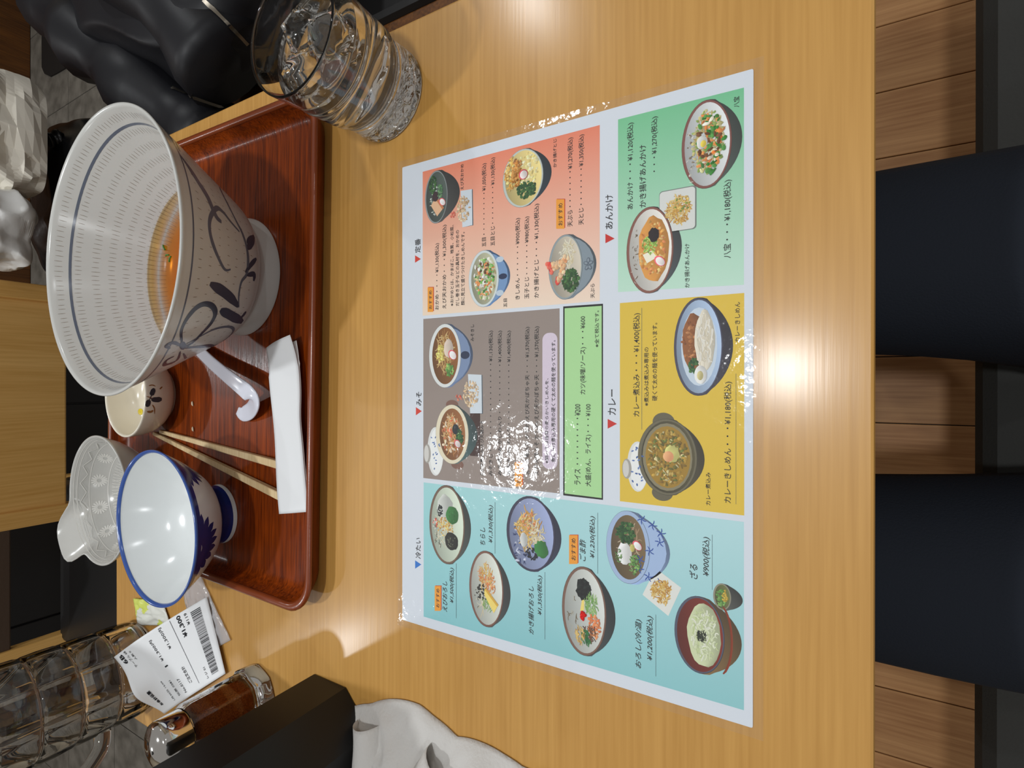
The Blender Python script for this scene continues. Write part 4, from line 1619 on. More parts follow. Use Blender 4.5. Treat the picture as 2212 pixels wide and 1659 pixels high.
def plate(o, sc, bx, kind, par):
    P = Paint(0.58)
    fr = frame(o, sc, bx)
    if kind == 'ebi_oroshi':
        f = vessel(P, fr, .86, (84, 92, 88), (120, 96, 80), (214, 226, 206))
        strands(P, f, -.1, .1, .75, .7, NOOD, 40, .5)
        lump(P, f, .45, .1, .35, .5, (236, 240, 232))
        bits(P, f, .35, .42, .16, .16, [(24, 28, 30), (40, 46, 44)], 26, .8)
        bits(P, f, -.05, .1, .28, .55, FRIED, 40, 1.0)
        bits(P, f, -.02, .72, .16, .14, [(224, 80, 50), (250, 240, 230)], 12, .8)
        lump(P, f, .28, -.35, .24, .38, (58, 132, 62))
        bits(P, f, .28, -.35, .18, .28, [(48, 112, 52), (72, 150, 74)], 10, .9)
        lump(P, f, -.42, -.3, .24, .4, (40, 40, 34), rot=.4)
        bits(P, f, -.42, -.32, .16, .26, [(104, 108, 88), (60, 60, 44)], 14, .8)
        strands(P, f, -.3, .5, .5, .3, [(90, 80, 60)], 6, .4, .3)
    elif kind == 'chirashi':
        f = vessel(P, fr, .84, (78, 84, 84), (130, 92, 78), (218, 222, 212))
        strands(P, f, 0, .1, .8, .7, NOOD, 24, .5)
        strands(P, f, .35, .05, .42, .5, FRIED + SHOGA, 60, .8)
        bits(P, f, .15, -.35, .3, .25, SHOGA, 26, 1.0)
        bits(P, f, -.12, .22, .22, .4, [(30, 34, 30), (52, 50, 40)], 26, .9)
        strands(P, f, -.42, -.15, .25, .5, [(120, 176, 84), (168, 206, 120)], 24, .5, .9, 2.2)
        P.poly([pos(f, -.18, .1), pos(f, -.02, .1), pos(f, -.42, -.72), pos(f, -.62, -.5)], (250, 224, 120))
        P.poly([pos(f, -.02, .1), pos(f, .02, -.02), pos(f, -.36, -.8), pos(f, -.42, -.72)], (222, 176, 70))
        strands(P, f, -.3, .5, .4, .3, [(90, 80, 60)], 6, .4, .3)
    elif kind == 'kakiage_oroshi':
        f = vessel(P, fr, .9, (64, 68, 96), (60, 58, 80), (156, 168, 206))
        bits(P, f, -.2, .4, .75, .4, [(54, 66, 110), (200, 206, 226)], 26, 1.4, 2.4)
        strands(P, f, .1, .1, .62, .66, FRIED + [(244, 226, 170)], 90, 1.0)
        bits(P, f, .28, .1, .35, .4, SHOGA, 20, 1.0)
        lump(P, f, -.2, .3, .2, .18, (238, 240, 236))
        strands(P, f, .0, -.35, .4, .35, NOOD, 34, .9)
        bits(P, f, -.55, -.1, .16, .3, [(26, 30, 40)], 20, 1.0)
        lump(P, f, -.38, -.5, .24, .3, (54, 128, 60), jag=.12)
    elif kind == 'goma':
        f = vessel(P, fr, .84, (66, 74, 76), (128, 96, 82), (210, 214, 208))
        strands(P, f, -.2, .55, .6, .3, [(120, 104, 78), (190, 186, 170)], 14, .5, .4)
        P.poly([pos(f, .22, .1), pos(f, .55, .15), pos(f, .58, -.05), pos(f, .02, -.02), pos(f, -.02, .18)], (246, 222, 124))
        P.ell(*pos(f, .52, -.0), f[2] * .26, f[3] * .38, (22, 26, 26), jag=.16, rnd=rg_)
        bits(P, f, .52, 0, .25, .34, [(30, 40, 36), (14, 18, 18)], 30, 1.1)
        strands(P, f, .18, -.38, .32, .4, [(150, 196, 110), (116, 170, 84), (190, 220, 150)], 60, .6, .7, .6)
        bits(P, f, -.3, -.5, .28, .3, [(238, 128, 72), (244, 154, 100)], 40, 1.1)
        strands(P, f, -.5, -.25, .26, .4, [(126, 80, 52), (98, 62, 44)], 30, .6, 1.1, .9)
        strands(P, f, -.62, -.12, .2, .3, [(36, 108, 56), (52, 132, 66)], 26, .8, 1.1, .7)
        strands(P, f, -.6, .16, .24, .3, FRIED, 26, .7, .9, .6)
        bits(P, f, -.12, .02, .09, .12, [(214, 34, 30)], 14, 1.2, 1.1)
    elif kind == 'oroshi_bowl':
        f = vessel(P, fr, .70, (150, 176, 218), (168, 190, 222), (120, 100, 70), rimw=.12, shade=(168, 192, 228))
        for k in range(9):
            a = -2.9 + .33 * k
            px_, py_ = (fr[0] + fr[1]) / 2 + (fr[1] - fr[0]) * .42 * math.cos(a), fr[3] + (fr[2] - fr[3]) * (.30 + .18 * math.cos(a * 3))
            for q in range(5):
                b = q * 1.25 + k
                P.stroke([(px_, py_), (px_ + 1.6 * math.cos(b), py_ + 1.6 * math.sin(b)), (px_ + 3 * math.cos(b + .2), py_ + 3 * math.sin(b + .2))], .7, (58, 92, 176))
        strands(P, f, .1, -.1, .75, .7, [(206, 190, 160), (180, 150, 116)], 34, .7)
        bits(P, f, .45, .1, .35, .5, GREENS, 60, 1.3)
        lump(P, f, -.22, .15, .36, .4, (236, 236, 232), jag=.12)
        bits(P, f, -.3, .5, .2, .2, [(92, 130, 74), (120, 156, 92)], 26, .6)
        kamaboko(P, f, .1, -.55, 1.1)
        bits(P, f, -.5, -.4, .3, .3, [(130, 176, 96), (96, 146, 74)], 36, .8)
        lump(P, f, .0, -.28, .12, .14, (226, 214, 120))
    elif kind == 'zaru':
        f = vessel(P, fr, .76, (128, 100, 62), (86, 90, 108), (126, 46, 34), rimw=.05)
        Lx, Rx_, T, B = fr
        P.stroke([((Lx + Rx_) / 2 + (Rx_ - Lx) * .46 * math.cos(math.pi + math.pi * k / 16), B + (T - B) * (.34 + .2 * math.sin(math.pi + math.pi * k / 16) + .0)) for k in range(2, 15)], 1.2, (150, 60, 30))
        lump(P, f, .02, -.2, .86, .72, (226, 236, 190), jag=.04)
        strands(P, f, .02, -.22, .82, .68, [(236, 244, 208), (214, 228, 170), (246, 250, 228), (222, 232, 186)], 130, 1.0, .35)
        strands(P, f, -.02, -.12, .22, .26, [(26, 34, 26), (48, 56, 40)], 50, .5, .7)
    elif kind == 'ankake':
        f = vessel(P, fr, .86, (84, 92, 96), (140, 92, 80), (236, 232, 224))
        bits(P, f, -.1, .7, .7, .16, [(110, 92, 72), (190, 180, 168)], 14, .8, 2.4)
        lump(P, f, .02, -.18, .8, .72, (236, 164, 76), jag=.05)
        bits(P, f, .02, -.15, .7, .6, [(244, 180, 92), (228, 146, 60), (240, 150, 90), (250, 206, 130)], 70, 1.2)
        P.poly([pos(f, -.32, .12), pos(f, -.1, .32), pos(f, -.02, -.1), pos(f, -.2, -.36)], (250, 246, 222))
        P.poly([pos(f, -.2, -.36), pos(f, -.02, -.1), pos(f, -.03, -.22), pos(f, -.24, -.46)], (236, 196, 100))
        bits(P, f, .12, .0, .22, .34, [(164, 206, 90), (190, 224, 120), (120, 172, 66)], 70, .7)
        P.ell(*pos(f, .36, -.2), f[2] * .17, f[3] * .26, (40, 26, 30), jag=.1, rnd=rg_)
        kamaboko(P, f, -.3, -.48, 1.0)
    elif kind == 'happo':
        f = vessel(P, fr, .84, (80, 92, 86), (134, 84, 76), (224, 228, 228))
        bits(P, f, -.2, .68, .66, .18, [(130, 116, 96), (206, 202, 192)], 14, .8, 2.4)
        strands(P, f, .05, -.1, .82, .78, [(208, 190, 120), (222, 208, 150), (196, 172, 100)], 90, .8, .4)
        bits(P, f, .05, -.1, .78, .7, [(206, 196, 130), (226, 216, 160), (150, 176, 90)], 70, 1.3)
        bits(P, f, .05, -.1, .72, .62, [(230, 126, 60), (236, 150, 84)], 26, 1.7, 2.0)
        bits(P, f, .05, -.2, .75, .6, [(64, 128, 60), (92, 150, 78)], 26, 1.6)
        bits(P, f, .05, -.1, .6, .5, [(236, 228, 206), (120, 84, 60)], 16, 1.5)
        lump(P, f, .06, .18, .16, .24, (246, 246, 240), jag=.02)
        lump(P, f, .02, .12, .085, .13, (232, 206, 90), jag=.02)
    elif kind == 'curry_kishimen':
        f = vessel(P, fr, .84, (66, 62, 76), (74, 74, 96), (174, 196, 224), rimw=.05)
        P.ell(f[0], f[1] - .04 * f[3], f[2] * .84, f[3] * .8, (206, 220, 234))
        lump(P, f, .1, .2, .62, .52, (158, 96, 50), jag=.04)
        bits(P, f, .1, .25, .52, .42, [(176, 112, 62), (142, 82, 42), (190, 130, 80)], 40, 1.2)
        lump(P, f, .12, -.3, .66, .44, (244, 236, 216), jag=.05)
        strands(P, f, .12, -.3, .62, .4, [(250, 246, 234), (232, 222, 198), (240, 230, 208)], 80, .9, .6, .1)
        bits(P, f, -.42, .14, .16, .26, GREENS, 24, 1.1)
        lump(P, f, -.6, -.12, .2, .28, (244, 244, 240), jag=.03)
        lump(P, f, -.62, -.1, .1, .14, (226, 214, 150), jag=.03)
    elif kind == 'okame':
        f = vessel(P, fr, .66, (76, 76, 74), (152, 158, 158), (80, 92, 86), rimw=.05)
        bits(P, f, .0, .1, .7, .5, [(206, 214, 206), (150, 166, 150)], 40, .9)
        P.poly([pos(f, -.78, -.1), pos(f, -.3, .5), pos(f, -.05, .1), pos(f, -.55, -.6)], (236, 190, 150))
        P.poly([pos(f, -.55, -.6), pos(f, -.05, .1), pos(f, -.02, -.1), pos(f, -.5, -.75)], (206, 130, 84))
        bits(P, f, .5, .3, .35, .35, GREENS, 50, 1.0)
        P.ell(*pos(f, .02, .05), f[2] * .2, f[3] * .3, (60, 40, 44))
        kamaboko(P, f, -.25, -.6, 1.2)
        bits(P, f, .2, -.4, .3, .25, [(80, 130, 84), (120, 160, 110)], 30, .8)
    elif kind == 'gomoku':
        f = vessel(P, fr, .74, (96, 136, 186), (216, 226, 228), (190, 190, 160), rimw=.09, shade=(120, 156, 200))
        P.ell((fr[0] + fr[1]) / 2, fr[3] + (fr[2] - fr[3]) * .17, (fr[1] - fr[0]) * .05, (fr[2] - fr[3]) * .1, (34, 50, 84))
        for _c in (-.28, .3):
            P.ell((fr[0] + fr[1]) / 2 + (fr[1] - fr[0]) * _c, fr[3] + (fr[2] - fr[3]) * .24, (fr[1] - fr[0]) * .05, (fr[2] - fr[3]) * .09, (196, 212, 226))
        bits(P, f, 0, -.1, .84, .8, [(226, 226, 196), (244, 240, 220), (206, 190, 140)], 60, 1.6)
        bits(P, f, 0, -.1, .8, .72, [(232, 132, 66), (240, 156, 90)], 26, 1.5, 2)
        bits(P, f, 0, -.1, .8, .72, [(120, 184, 84), (70, 140, 60), (170, 210, 130)], 34, 1.4)
        bits(P, f, .2, .1, .6, .6, [(110, 72, 46), (246, 244, 232)], 18, 1.4)
    elif kind == 'kakiage_toji':
        f = vessel(P, fr, .84, (46, 62, 74), (196, 206, 200), (238, 216, 142), rimw=.06)
        bits(P, f, .2, -.2, .7, .66, [(246, 230, 164), (236, 212, 132), (250, 240, 190)], 60, 1.4)
        bits(P, f, -.45, -.2, .28, .5, GREENS, 60, 1.4)
        bits(P, f, .25, .55, .62, .4, FRIED, 70, 1.5)
        bits(P, f, .25, .3, .5, .3, [(196, 130, 66), (220, 160, 90), (160, 104, 52)], 40, 1.4)
        kamaboko(P, f, .12, -.05, 1.2)
    elif kind == 'tempura':
        f = vessel(P, fr, .72, (116, 128, 138), (150, 162, 166), (206, 196, 178), rimw=.06, shade=(136, 150, 160))
        strands(P, f, .4, -.15, .5, .6, NOOD, 60, .8)
        bits(P, f, -.45, -.35, .36, .5, GREENS + [(60, 84, 40)], 90, 1.3)
        for x0_, y0_, x1_, y1_ in ((-.1, 1.0, .3, -.1), (-.45, .5, -.1, .15), (.12, 1.15, .12, .1)):
            for k in range(26):
                t_ = k / 25
                P.ell(*pos(f, x0_ + (x1_ - x0_) * t_ + rg_.uniform(-.07, .07), y0_ + (y1_ - y0_) * t_ + rg_.uniform(-.1, .1)), 1.6, 1.3, rg_.choice([(240, 190, 140), (246, 206, 164), (232, 160, 110)] if t_ > .25 else [(226, 74, 62), (236, 110, 90)]), n=9, jag=.2, rnd=rg_)
        for k in range(5):
            a = TAU * k / 5
            P.ell((fr[0] + fr[1]) / 2 + 2.6 * math.cos(a), fr[3] + (fr[2] - fr[3]) * .16 + 1.7 * math.sin(a), 1.7, 1.1, (92, 104, 118), rot=a)
            P.ell((fr[0] + fr[1]) / 2 + 2.6 * math.cos(a), fr[3] + (fr[2] - fr[3]) * .16 + 1.7 * math.sin(a), 1.2, .7, (140, 152, 162), rot=a)
    elif kind == 'miso':
        f = vessel(P, fr, .74, (104, 124, 160), (226, 230, 228), (142, 92, 44), rimw=.11, shade=(126, 146, 180))
        P.ell((fr[0] + fr[1]) / 2, fr[3] + (fr[2] - fr[3]) * .17, (fr[1] - fr[0]) * .06, (fr[2] - fr[3]) * .1, (40, 52, 80))
        strands(P, f, .1, .0, .8, .75, [(222, 180, 110), (196, 144, 76), (234, 204, 140)], 70, .7)
        bits(P, f, .08, .3, .3, .3, [(240, 226, 130), (232, 210, 100)], 34, 1.2)
        lump(P, f, .25, -.3, .32, .36, (244, 224, 206), jag=.05)
        kamaboko(P, f, .02, -.6, 1.3)
        bits(P, f, -.48, -.4, .22, .3, [(96, 150, 70), (150, 190, 100)], 30, 1.2)
    elif kind == 'square_tempura':
        Lx, Rx_, T, B = fr
        c, h = ((Lx + Rx_) / 2, (T + B) / 2), ((Rx_ - Lx) / 2, (T - B) / 2)
        P.poly([(c[0] + x, c[1] + y) for x, y in rrect(2 * h[0], 2 * h[1], 2, 4)], (120, 130, 124))
        P.poly([(c[0] + x, c[1] + y + .3) for x, y in rrect(2 * h[0] - 1, 2 * h[1] - 1, 2, 4)], (222, 224, 220))
        f = (c[0], c[1], h[0] * .82, h[1] * .82)
        strands(P, f, 0, -.05, .95, .95, FRIED, 120, .8, .6)
        bits(P, f, .3, -.3, .5, .5, [(140, 160, 70), (236, 200, 110)], 16, .8)
    elif kind == 'diamond_tempura':
        Lx, Rx_, T, B = fr
        c, h = ((Lx + Rx_) / 2, (T + B) / 2), ((Rx_ - Lx) / 2, (T - B) / 2)
        D4 = [(c[0] + h[0], c[1] + .3 * h[1]), (c[0] - .3 * h[0], c[1] + h[1]), (c[0] - h[0], c[1] - .35 * h[1]), (c[0] + .35 * h[0], c[1] - h[1])]
        P.poly(D4, (230, 232, 226))
        f = (c[0], c[1], h[0] * .66, h[1] * .66)
        strands(P, f, 0, 0, .95, .95, FRIED, 110, .8, .6)
    elif kind == 'side_tempura':
        Lx, Rx_, T, B = fr
        k = .55
        P.poly([(Lx, T - (T - B) * k), (Rx_, T - (T - B) * (k - .08)), (Rx_ - .8, B + .5), (Lx, B)], (90, 100, 110))
        P.poly([(Lx, T - (T - B) * k), (Rx_, T - (T - B) * (k - .08)), (Rx_ - .6, B + 1.3), (Lx + .3, B + .9)], (214, 224, 232))
        f = ((Lx + Rx_) / 2, B + (T - B) * .42, (Rx_ - Lx) * .4, (T - B) * .36)
        bits(P, f, .0, 0, .85, .75, [(226, 196, 160), (210, 174, 130), (240, 216, 184)], 70, 1.1)
        bits(P, f, -.25, 1.2, .2, .35, [(226, 96, 80), (236, 140, 110)], 16, .7)
    elif kind == 'stew_pot':
        Lx, Rx_, T, B = fr
        cx = (Lx + Rx_) / 2
        w, h = (Rx_ - Lx), (T - B)
        P.poly([(cx - .30 * w, B + .22 * h), (cx + .44 * w, B + .22 * h), (cx + .44 * w, B + .0 * h), (cx - .30 * w, B)], (66, 40, 34))
        P.ell(Lx + .05 * w, B + .5 * h, .07 * w, .14 * h, (128, 92, 78))
        P.ell(Rx_ - .05 * w, B + .62 * h, .07 * w, .14 * h, (128, 92, 78))
        f = vessel(P, (Lx + .05 * w, Rx_ - .05 * w, T, B + .06 * h), .8, (76, 104, 104), (232, 222, 194), (150, 96, 50), rimw=.13)
        strands(P, f, 0, .0, .85, .8, [(230, 176, 110), (240, 206, 150), (214, 150, 90)], 70, .8)
        bits(P, f, 0, .1, .7, .7, [(226, 120, 80), (244, 220, 190)], 26, 1.4)
        P.ell(*pos(f, .2, -.3), f[2] * .2, f[3] * .26, (36, 40, 44))
        bits(P, f, -.1, -.6, .3, .25, GREENS, 30, 1.2)
        kamaboko(P, f, -.35, -.45, 1.1)
    elif kind == 'curry_pot':
        Lx, Rx_, T, B = fr
        w, h = (Rx_ - Lx), (T - B)
        P.ell(Rx_ - .1 * w, B + .60 * h, .11 * w, .17 * h, (104, 98, 78))
        P.ell(Lx + .08 * w, B + .62 * h, .09 * w, .16 * h, (104, 98, 78))
        f = vessel(P, (Lx + .06 * w, Rx_ - .06 * w, T, B), .9, (92, 84, 62), (112, 106, 84), (84, 78, 54), rimw=.06)
        P.ell(f[0], f[1], f[2] * .94, f[3] * .93, (140, 132, 104))
        P.ell(f[0], f[1] - .02 * f[3], f[2] * .86, f[3] * .84, (166, 130, 44))
        bits(P, f, 0, -.02, .76, .74, [(150, 116, 40), (186, 150, 62), (136, 108, 44), (120, 116, 52), (200, 170, 90)], 130, 1.3)
        bits(P, f, .0, .0, .7, .7, [(122, 136, 60), (220, 206, 150)], 34, 1.0, 2.2)
        lump(P, f, .1, -.2, .24, .28, (222, 216, 130), jag=.12)
        lump(P, f, .02, -.06, .15, .2, (244, 170, 120), jag=.02)
    elif kind == 'lid':
        Lx, Rx_, T, B = fr
        w, h = (Rx_ - Lx), (T - B)
        cx = (Lx + Rx_) / 2
        P.ell(cx, B + .35 * h, w * .5, h * .44, (226, 228, 226), rot=.0)
        P.ell(cx, B + .30 * h, w * .47, h * .36, (242, 244, 242))
        P.ell(cx - .06 * w, B + .8 * h, w * .2, h * .2, (170, 166, 158))
        P.ell(cx - .06 * w, B + .84 * h, w * .17, h * .13, (214, 212, 206))
        for _ in range(16):
            a = rg_.uniform(-.4, .4)
            b = rg_.uniform(.12, .58)
            P.ell(cx + a * w, B + b * h, .9, .5, rg_.choice([(70, 100, 160), (110, 136, 186)]), rot=rg_.uniform(0, 3))
    elif kind == 'sauce_cup':
        f = vessel(P, fr, .62, (84, 86, 82), (150, 146, 128), (110, 116, 70), rimw=.1, base=.5)
        bits(P, f, -.1, .1, .7, .7, [(96, 150, 70), (130, 180, 96)], 40, .7)
        bits(P, f, .1, -.4, .5, .4, [(222, 190, 80), (206, 170, 60)], 20, .7)
    P.build('dish_picture', par)


C1, C2, C3 = ((850, 150), 3.016), ((850, 650), 3.686), ((850, 1000), 3.686)
C4, C5, C6 = ((1280, 150), 3.3175), ((1280, 620), 3.3175), ((1180, 1080), 3.19)
for c_, bx_, k_ in (
        (C1, (205, 432, 648, 995), 'okame'), (C1, (365, 520, 790, 1030), 'side_tempura'), (C1, (490, 760, 1172, 1545), 'gomoku'), (C1, (712, 1030, 510, 892), 'kakiage_toji'), (C1, (1010, 1322, 1068, 1495), 'tempura'),
        (C2, (283, 632, 178, 692), 'miso'), (C2, (240, 385, 1003, 1390), 'lid'), (C2, (336, 690, 800, 1330), 'stew_pot'), (C2, (490, 712, 583, 895), 'side_tempura'),
        (C3, (285, 617, 180, 812), 'ebi_oroshi'), (C3, (603, 932, 706, 1314), 'chirashi'), (C3, (900, 1337, 268, 870), 'kakiage_oroshi'),
        (C4, (243, 640, 978, 1602), 'ankake'), (C4, (478, 745, 852, 1160), 'square_tempura'), (C4, (638, 1073, 208, 846), 'happo'),
        (C5, (212, 384, 1105, 1465), 'lid'), (C5, (325, 803, 908, 1534), 'curry_pot'), (C5, (583, 1007, 72, 780), 'curry_kishimen'),
        (C6, (108, 477, 466, 1082), 'goma'), (C6, (413, 853, 83, 592), 'oroshi_bowl'), (C6, (663, 930, 478, 790), 'diamond_tempura'), (C6, (883, 1347, 676, 1212), 'zaru'), (C6, (1150, 1354, 583, 767), 'sauce_cup')):
    plate(c_[0], c_[1], bx_, k_, PAN[{C1: 'orange', C2: 'taupe', C3: 'aqua', C4: 'green', C5: 'yellow', C6: 'aqua'}[c_]])

# laminating film, a clear sheet standing a little proud round the paper
M_FILM = clear('laminate_film', (0.985, 0.985, 0.985), rough=0.07, ior=1.5, bump=(95, 0.35, 0.0016), haze=0.03)


def film(u, v):
    x, y = -187.5 + 375 * u, -5.2 + 267.4 * v
    e = min(x + 187.5, 187.5 - x, y + 5.2, 262.2 - y)
    z = 0.95 if e > 6 else 0.25 + 0.7 * e / 6
    z += 0.25 * noise.noise(Vector((x * .02, y * .02, 0)))
    if e < 6:
        z += 0.35 * max(0, noise.noise(Vector((x * .016, y * .016, 4))))
    return Vector((x, y, max(z, 0.2) if e < 5.5 else max(z, 0.9)))


nu, nv = 90, 64
V = [tuple(film(i / nu, j / nv)) for i in range(nu + 1) for j in range(nv + 1)]
F = [(i * (nv + 1) + j, (i + 1) * (nv + 1) + j, (i + 1) * (nv + 1) + j + 1, i * (nv + 1) + j + 1) for i in range(nu) for j in range(nv)]
add('laminate_film', V, F, M_FILM, menu)

# ------------------------------------------------------------------ surroundings
# chair across the table: wide back board between two posts
def chair(label, xc, yc, w, panel_z0, panel_z1, panel_mat, seat_mat, rz=0.0, post=30, group=None):
    c = thing('dining_chair', label, 'chair', xc, yc, -700, rz, group)
    for s in (-1, 1):
        addbox('back_post', (post, 34, panel_z1 + 10), (s * (w / 2 - post / 2), 0, (panel_z1 + 10) / 2), M_CHAIR, c, 3)
        addbox('front_leg', (34, 34, 400), (s * (w / 2 - 20), -400, 200), M_CHAIR, c, 3)
    addbox('back_board', (w - 2 * post + 4, 16, panel_z1 - panel_z0), (0, 0, (panel_z0 + panel_z1) / 2), panel_mat, c, 3)
    addbox('seat', (w - 10, 420, 46), (0, -205, 425), seat_mat, c, 12)
    addbox('stretcher', (w - 60, 20, 26), (0, 0, 180), M_CHAIR, c, 2)
    return c


M_BLACKSEAT = mat('black_seat_vinyl', (18, 17, 17), 0.45)
chair('light wood chair with a wide back board facing the table, behind the glass dish', -31, 1210, 440, 597, 800, M_CHAIR, M_BLACKSEAT)
p0, p1 = atY(250, 1275, 1500), atY(130, 1150, 1500)
chair('light wood chair with a brown leather back pad, left of the wide-backed chair', -455, 1690, 440, 545, 830, M_LEATHER, M_BLACKSEAT, post=26)
# dark table legs and lockers behind them
M_DARK = mat('dark_laminate', (24, 23, 24), 0.3)
cb = thing('dark_cabinet', 'black cabinet standing behind the chairs across the table', 'cabinet', -425, 2420, -700)
addbox('cabinet_body', (1450, 380, 900), (0, 0, 450), M_DARK, cb, 4)
for k in range(4):
    dr_ = addbox('cabinet_door', (355, 12, 860), (-541 + 361 * k, -196, 452), M_DARK, cb, 3)
    addbox('door_handle', (14, 18, 120), (150, -14, 260), M_STEEL, dr_, 3)
# black bag on the chair opposite
def blob(sx, sy, sz, amp, sc, seed, n=5, power=0.55, st=(1, 1, 1)):
    bm = bmesh.new()
    bmesh.ops.create_icosphere(bm, subdivisions=n, radius=1)
    V = []
    for v in bm.verts:
        p = v.co.copy()
        q = Vector([math.copysign(abs(t_) ** power, t_) for t_ in p])
        w = Vector((q.x * sx, q.y * sy, q.z * sz))
        nn = p.normalized()
        e = Vector((w.x * st[0], w.y * st[1], w.z * st[2])) * sc
        d = (1 - abs(noise.noise(e + Vector((seed, 0, 0)))) * 2) * amp + noise.noise(e * 2.7 + Vector((0, seed, 0))) * amp * .35
        V.append(tuple(w + nn * d))
    F = [tuple(v.index for v in f.verts) for f in bm.faces]
    bm.free()
    return V, F


M_BLKGLOSS = mat('black_nylon', (14, 14, 16), 0.28, spec=0.5, bump=(60, 0.5, 3))
bg = thing('black_bag', 'black shoulder bag standing on the chair across the table behind the large bowl', 'bag', 360, 1185, -250)
bb = add('bag_body', *blob(146, 100, 88, 8, .014, 2.0), M_BLKGLOSS, bg, loc=(-6, 0, 98))
bo = Vector((360, 1185, -250))
hp_ = [tuple(atY(x_, y_, 1130) - bo) for x_, y_ in ((98, 303), (112, 300), (130, 300), (152, 304), (168, 314))]
add('bag_handle', *tube(spline(hp_, 5), [13 + 3 * math.sin(i * .9) for i in range(21)], 14), M_BLKGLOSS, bg)
st = thing('stool', 'black upholstered stool under the black bag', 'stool', 345, 1185, -700)
addbox('seat_pad', (270, 290, 70), (0, 0, 410), M_BLACKSEAT, st, 14)
for sx in (-1, 1):
    for sy in (-1, 1):
        addbox('leg', (34, 34, 376), (sx * 105, sy * 115, 188), M_DARKWOOD, st, 3)
M_KRAFT = mat('white_bag_paper', (242, 236, 222), 0.6, bump=(30, 0.4, 3))


def pouch(name, label, cat, px_box, Y, dep, seed, amp, m):
    a, b = atY(px_box[0], px_box[3], Y), atY(px_box[1], px_box[2], Y)
    c = (a + b) / 2
    t_ = thing(name, label, cat, c.x, c.y, min(a.z, b.z))
    V, F = blob(abs(b.x - a.x) / 2, dep / 2, abs(b.z - a.z) / 2, amp, .026, seed, 6, .42)
    o = add('bag_body', V, F, m, t_, loc=(0, 0, abs(a.z - b.z) / 2))
    return t_


pa, pb_ = atY(-70, 386, 1150), atY(78, 208, 1150)
pc_ = (pa + pb_) / 2
pz = max(min(pa.z, pb_.z), -50)
pg = thing('paper_bag', 'crumpled white paper bag resting on the black bag', 'paper bag', pc_.x, pc_.y, pz)
pw, ph = abs(pb_.x - pa.x), max(pa.z, pb_.z) - pz
rg = []
for lay, zs in ((0, (0, .12, .25, .38, .5, .62, .75, .88, 1.0)), (2.5, (.98, .8, .6, .4, .2, .06))):
    for zf in zs:
        r = []
        for k in range(56):
            a_ = TAU * k / 56
            x = (pw / 2 - lay) * math.copysign(abs(math.cos(a_)) ** .45, math.cos(a_))
            y = (48 - lay) * math.copysign(abs(math.sin(a_)) ** .45, math.sin(a_))
            q_ = Vector((x * .02, y * .02, zf * ph * .03))
            o_ = (1 - 2 * abs(noise.noise(q_ + Vector((3, 1, 0))))) * 15 * min(1, zf * 4 + .1)
            nn = Vector((x / pw, y / 96, 0)).normalized()
            top_ = 14 * noise.noise(Vector((x * .03, y * .03, 9))) * (1 if zf > .9 else 0)
            r.append((x + nn.x * o_, y + nn.y * o_, zf * ph + top_))
        rg.append(r)
add('bag_body', *loft(rg), M_KRAFT, pg, smooth=False)
pouch('plastic_bag', 'shiny white plastic bag beside the crumpled paper bag', 'plastic bag', (-60, 50, 440, 555), 1150, 100, 6.0, 13, mat('white_plastic', (232, 232, 230), 0.25, bump=(60, .4, 3)))

# black jackets heaped over a bench right of the table
bn = thing('side_bench', 'dark bench heaped with a black jacket right of the table', 'bench', 900, 620, -700)
addbox('seat_pad', (640, 900, 60), (0, 0, 390), M_BLACKSEAT, bn, 12)
addbox('wood_edge', (24, 900, 30), (-330, 0, 392), M_DARKWOOD, bn, 3)
for sx in (-1, 1):
    for sy in (-1, 1):
        addbox('leg', (50, 50, 360), (sx * 250, sy * 400, 180), M_DARKWOOD, bn, 3)
jk = thing('black_jacket', 'black padded jacket with silver zips heaped right of the table', 'jacket', 905, 1020, -279)
JR = Matrix.Rotation(-0.56, 3, 'Z')


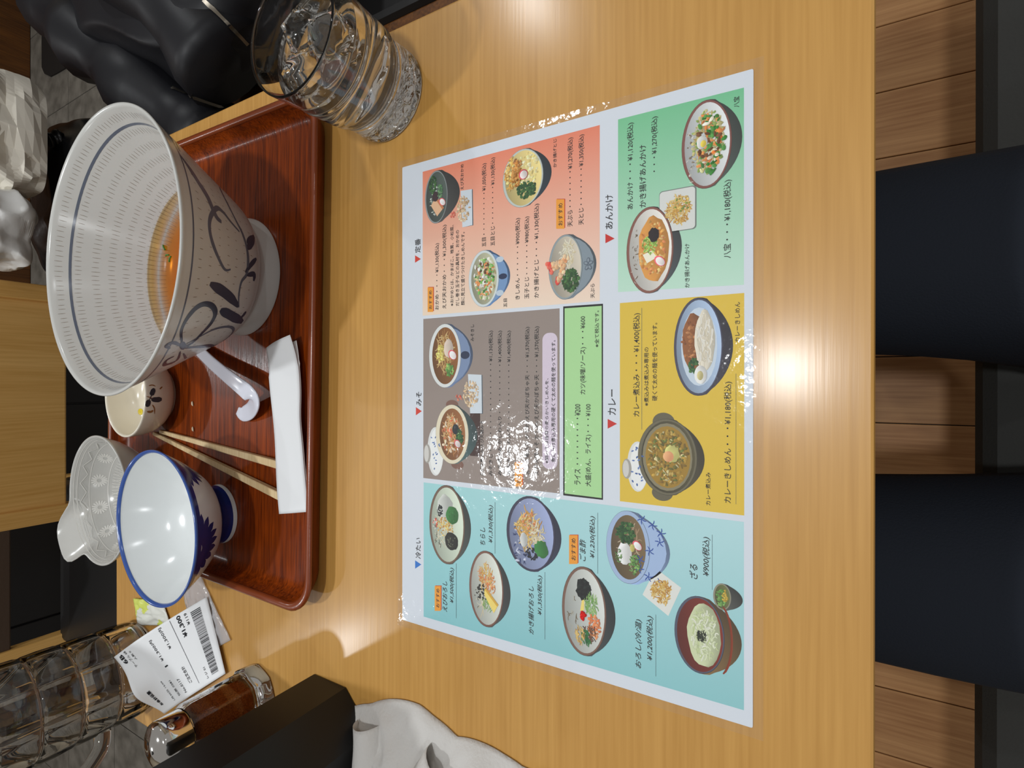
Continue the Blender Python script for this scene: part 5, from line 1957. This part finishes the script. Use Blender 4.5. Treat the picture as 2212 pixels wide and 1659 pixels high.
def jrot(vf):
    return [tuple(JR @ Vector((v[0], v[1], max(v[2], 1.0)))) for v in vf[0]], vf[1]


jv, jf = blob(270, 450, 105, 34, .0085, 4.0, 6, .66, (1, .38, 1))
jbody = jrot(([(x, y, z + 120) for x, y, z in jv], jf))
add('jacket_body', *jbody, M_BLACKCLOTH, jk)
sl1 = spline([(-330, -360, 60), (-290, -160, 150), (-250, 60, 175), (-170, 300, 130), (-80, 470, 60)], 6)
js1 = jrot(tube(sl1, [62 + 12 * math.sin(i * 1.7) for i in range(len(sl1))], 18))
add('sleeve', *js1, M_BLACKCLOTH, jk)
sl2 = spline([(-200, -420, 110), (-110, -200, 240), (-60, 40, 270), (20, 260, 220), (90, 420, 120)], 6)
js2 = jrot(tube(sl2, [72 + 14 * math.sin(i * 1.3 + 1) for i in range(len(sl2))], 18))
add('sleeve', *js2, M_BLACKCLOTH, jk)
sw = Vector((905, 1020, -279))
JP = Proj(*join([jbody, js1, js2]), tuple(sw))
for zp in ([(372, 190), (400, 203), (430, 214), (480, 231)], [(440, 0), (478, 38), (510, 70), (535, 96)]):
    V, F = JP.stroke(zp, 6, off=2.0, taper=False)
    if V:
        add('zip', V, F, M_STEEL, jk)

# dark mat on the floor beyond the jacket
mo = [at(92, -40, -698), at(92, 146, -698), at(98, 160, -698), at(110, 166, -698), at(122, 160, -698), at(240, 90, -698), at(240, -60, -698)]
c = sum(mo, Vector()) / len(mo)
mt = add('floor_mat', *loft([[(p.x - c.x, p.y - c.y, z) for p in mo] for z in (0, 6)]), mat('dark_mat', (30, 26, 24), 0.8), smooth=False)
mt.location = W(c.x, c.y, -700)
tag(mt, 'dark rubber mat with rounded corner on the tiled floor', 'mat')

# light bent through the clear things is traced onto what they stand on
for o in COL.objects:
    n = o.name.split('.')[0]
    if n in ('tumbler', 'water', 'ice_block', 'pitcher_body', 'jar'):
        o.cycles.is_caustics_caster = True
    if n in ('table_top', 'tray_body', 'paper', 'receipt_paper', 'rim'):
        o.cycles.is_caustics_receiver = True
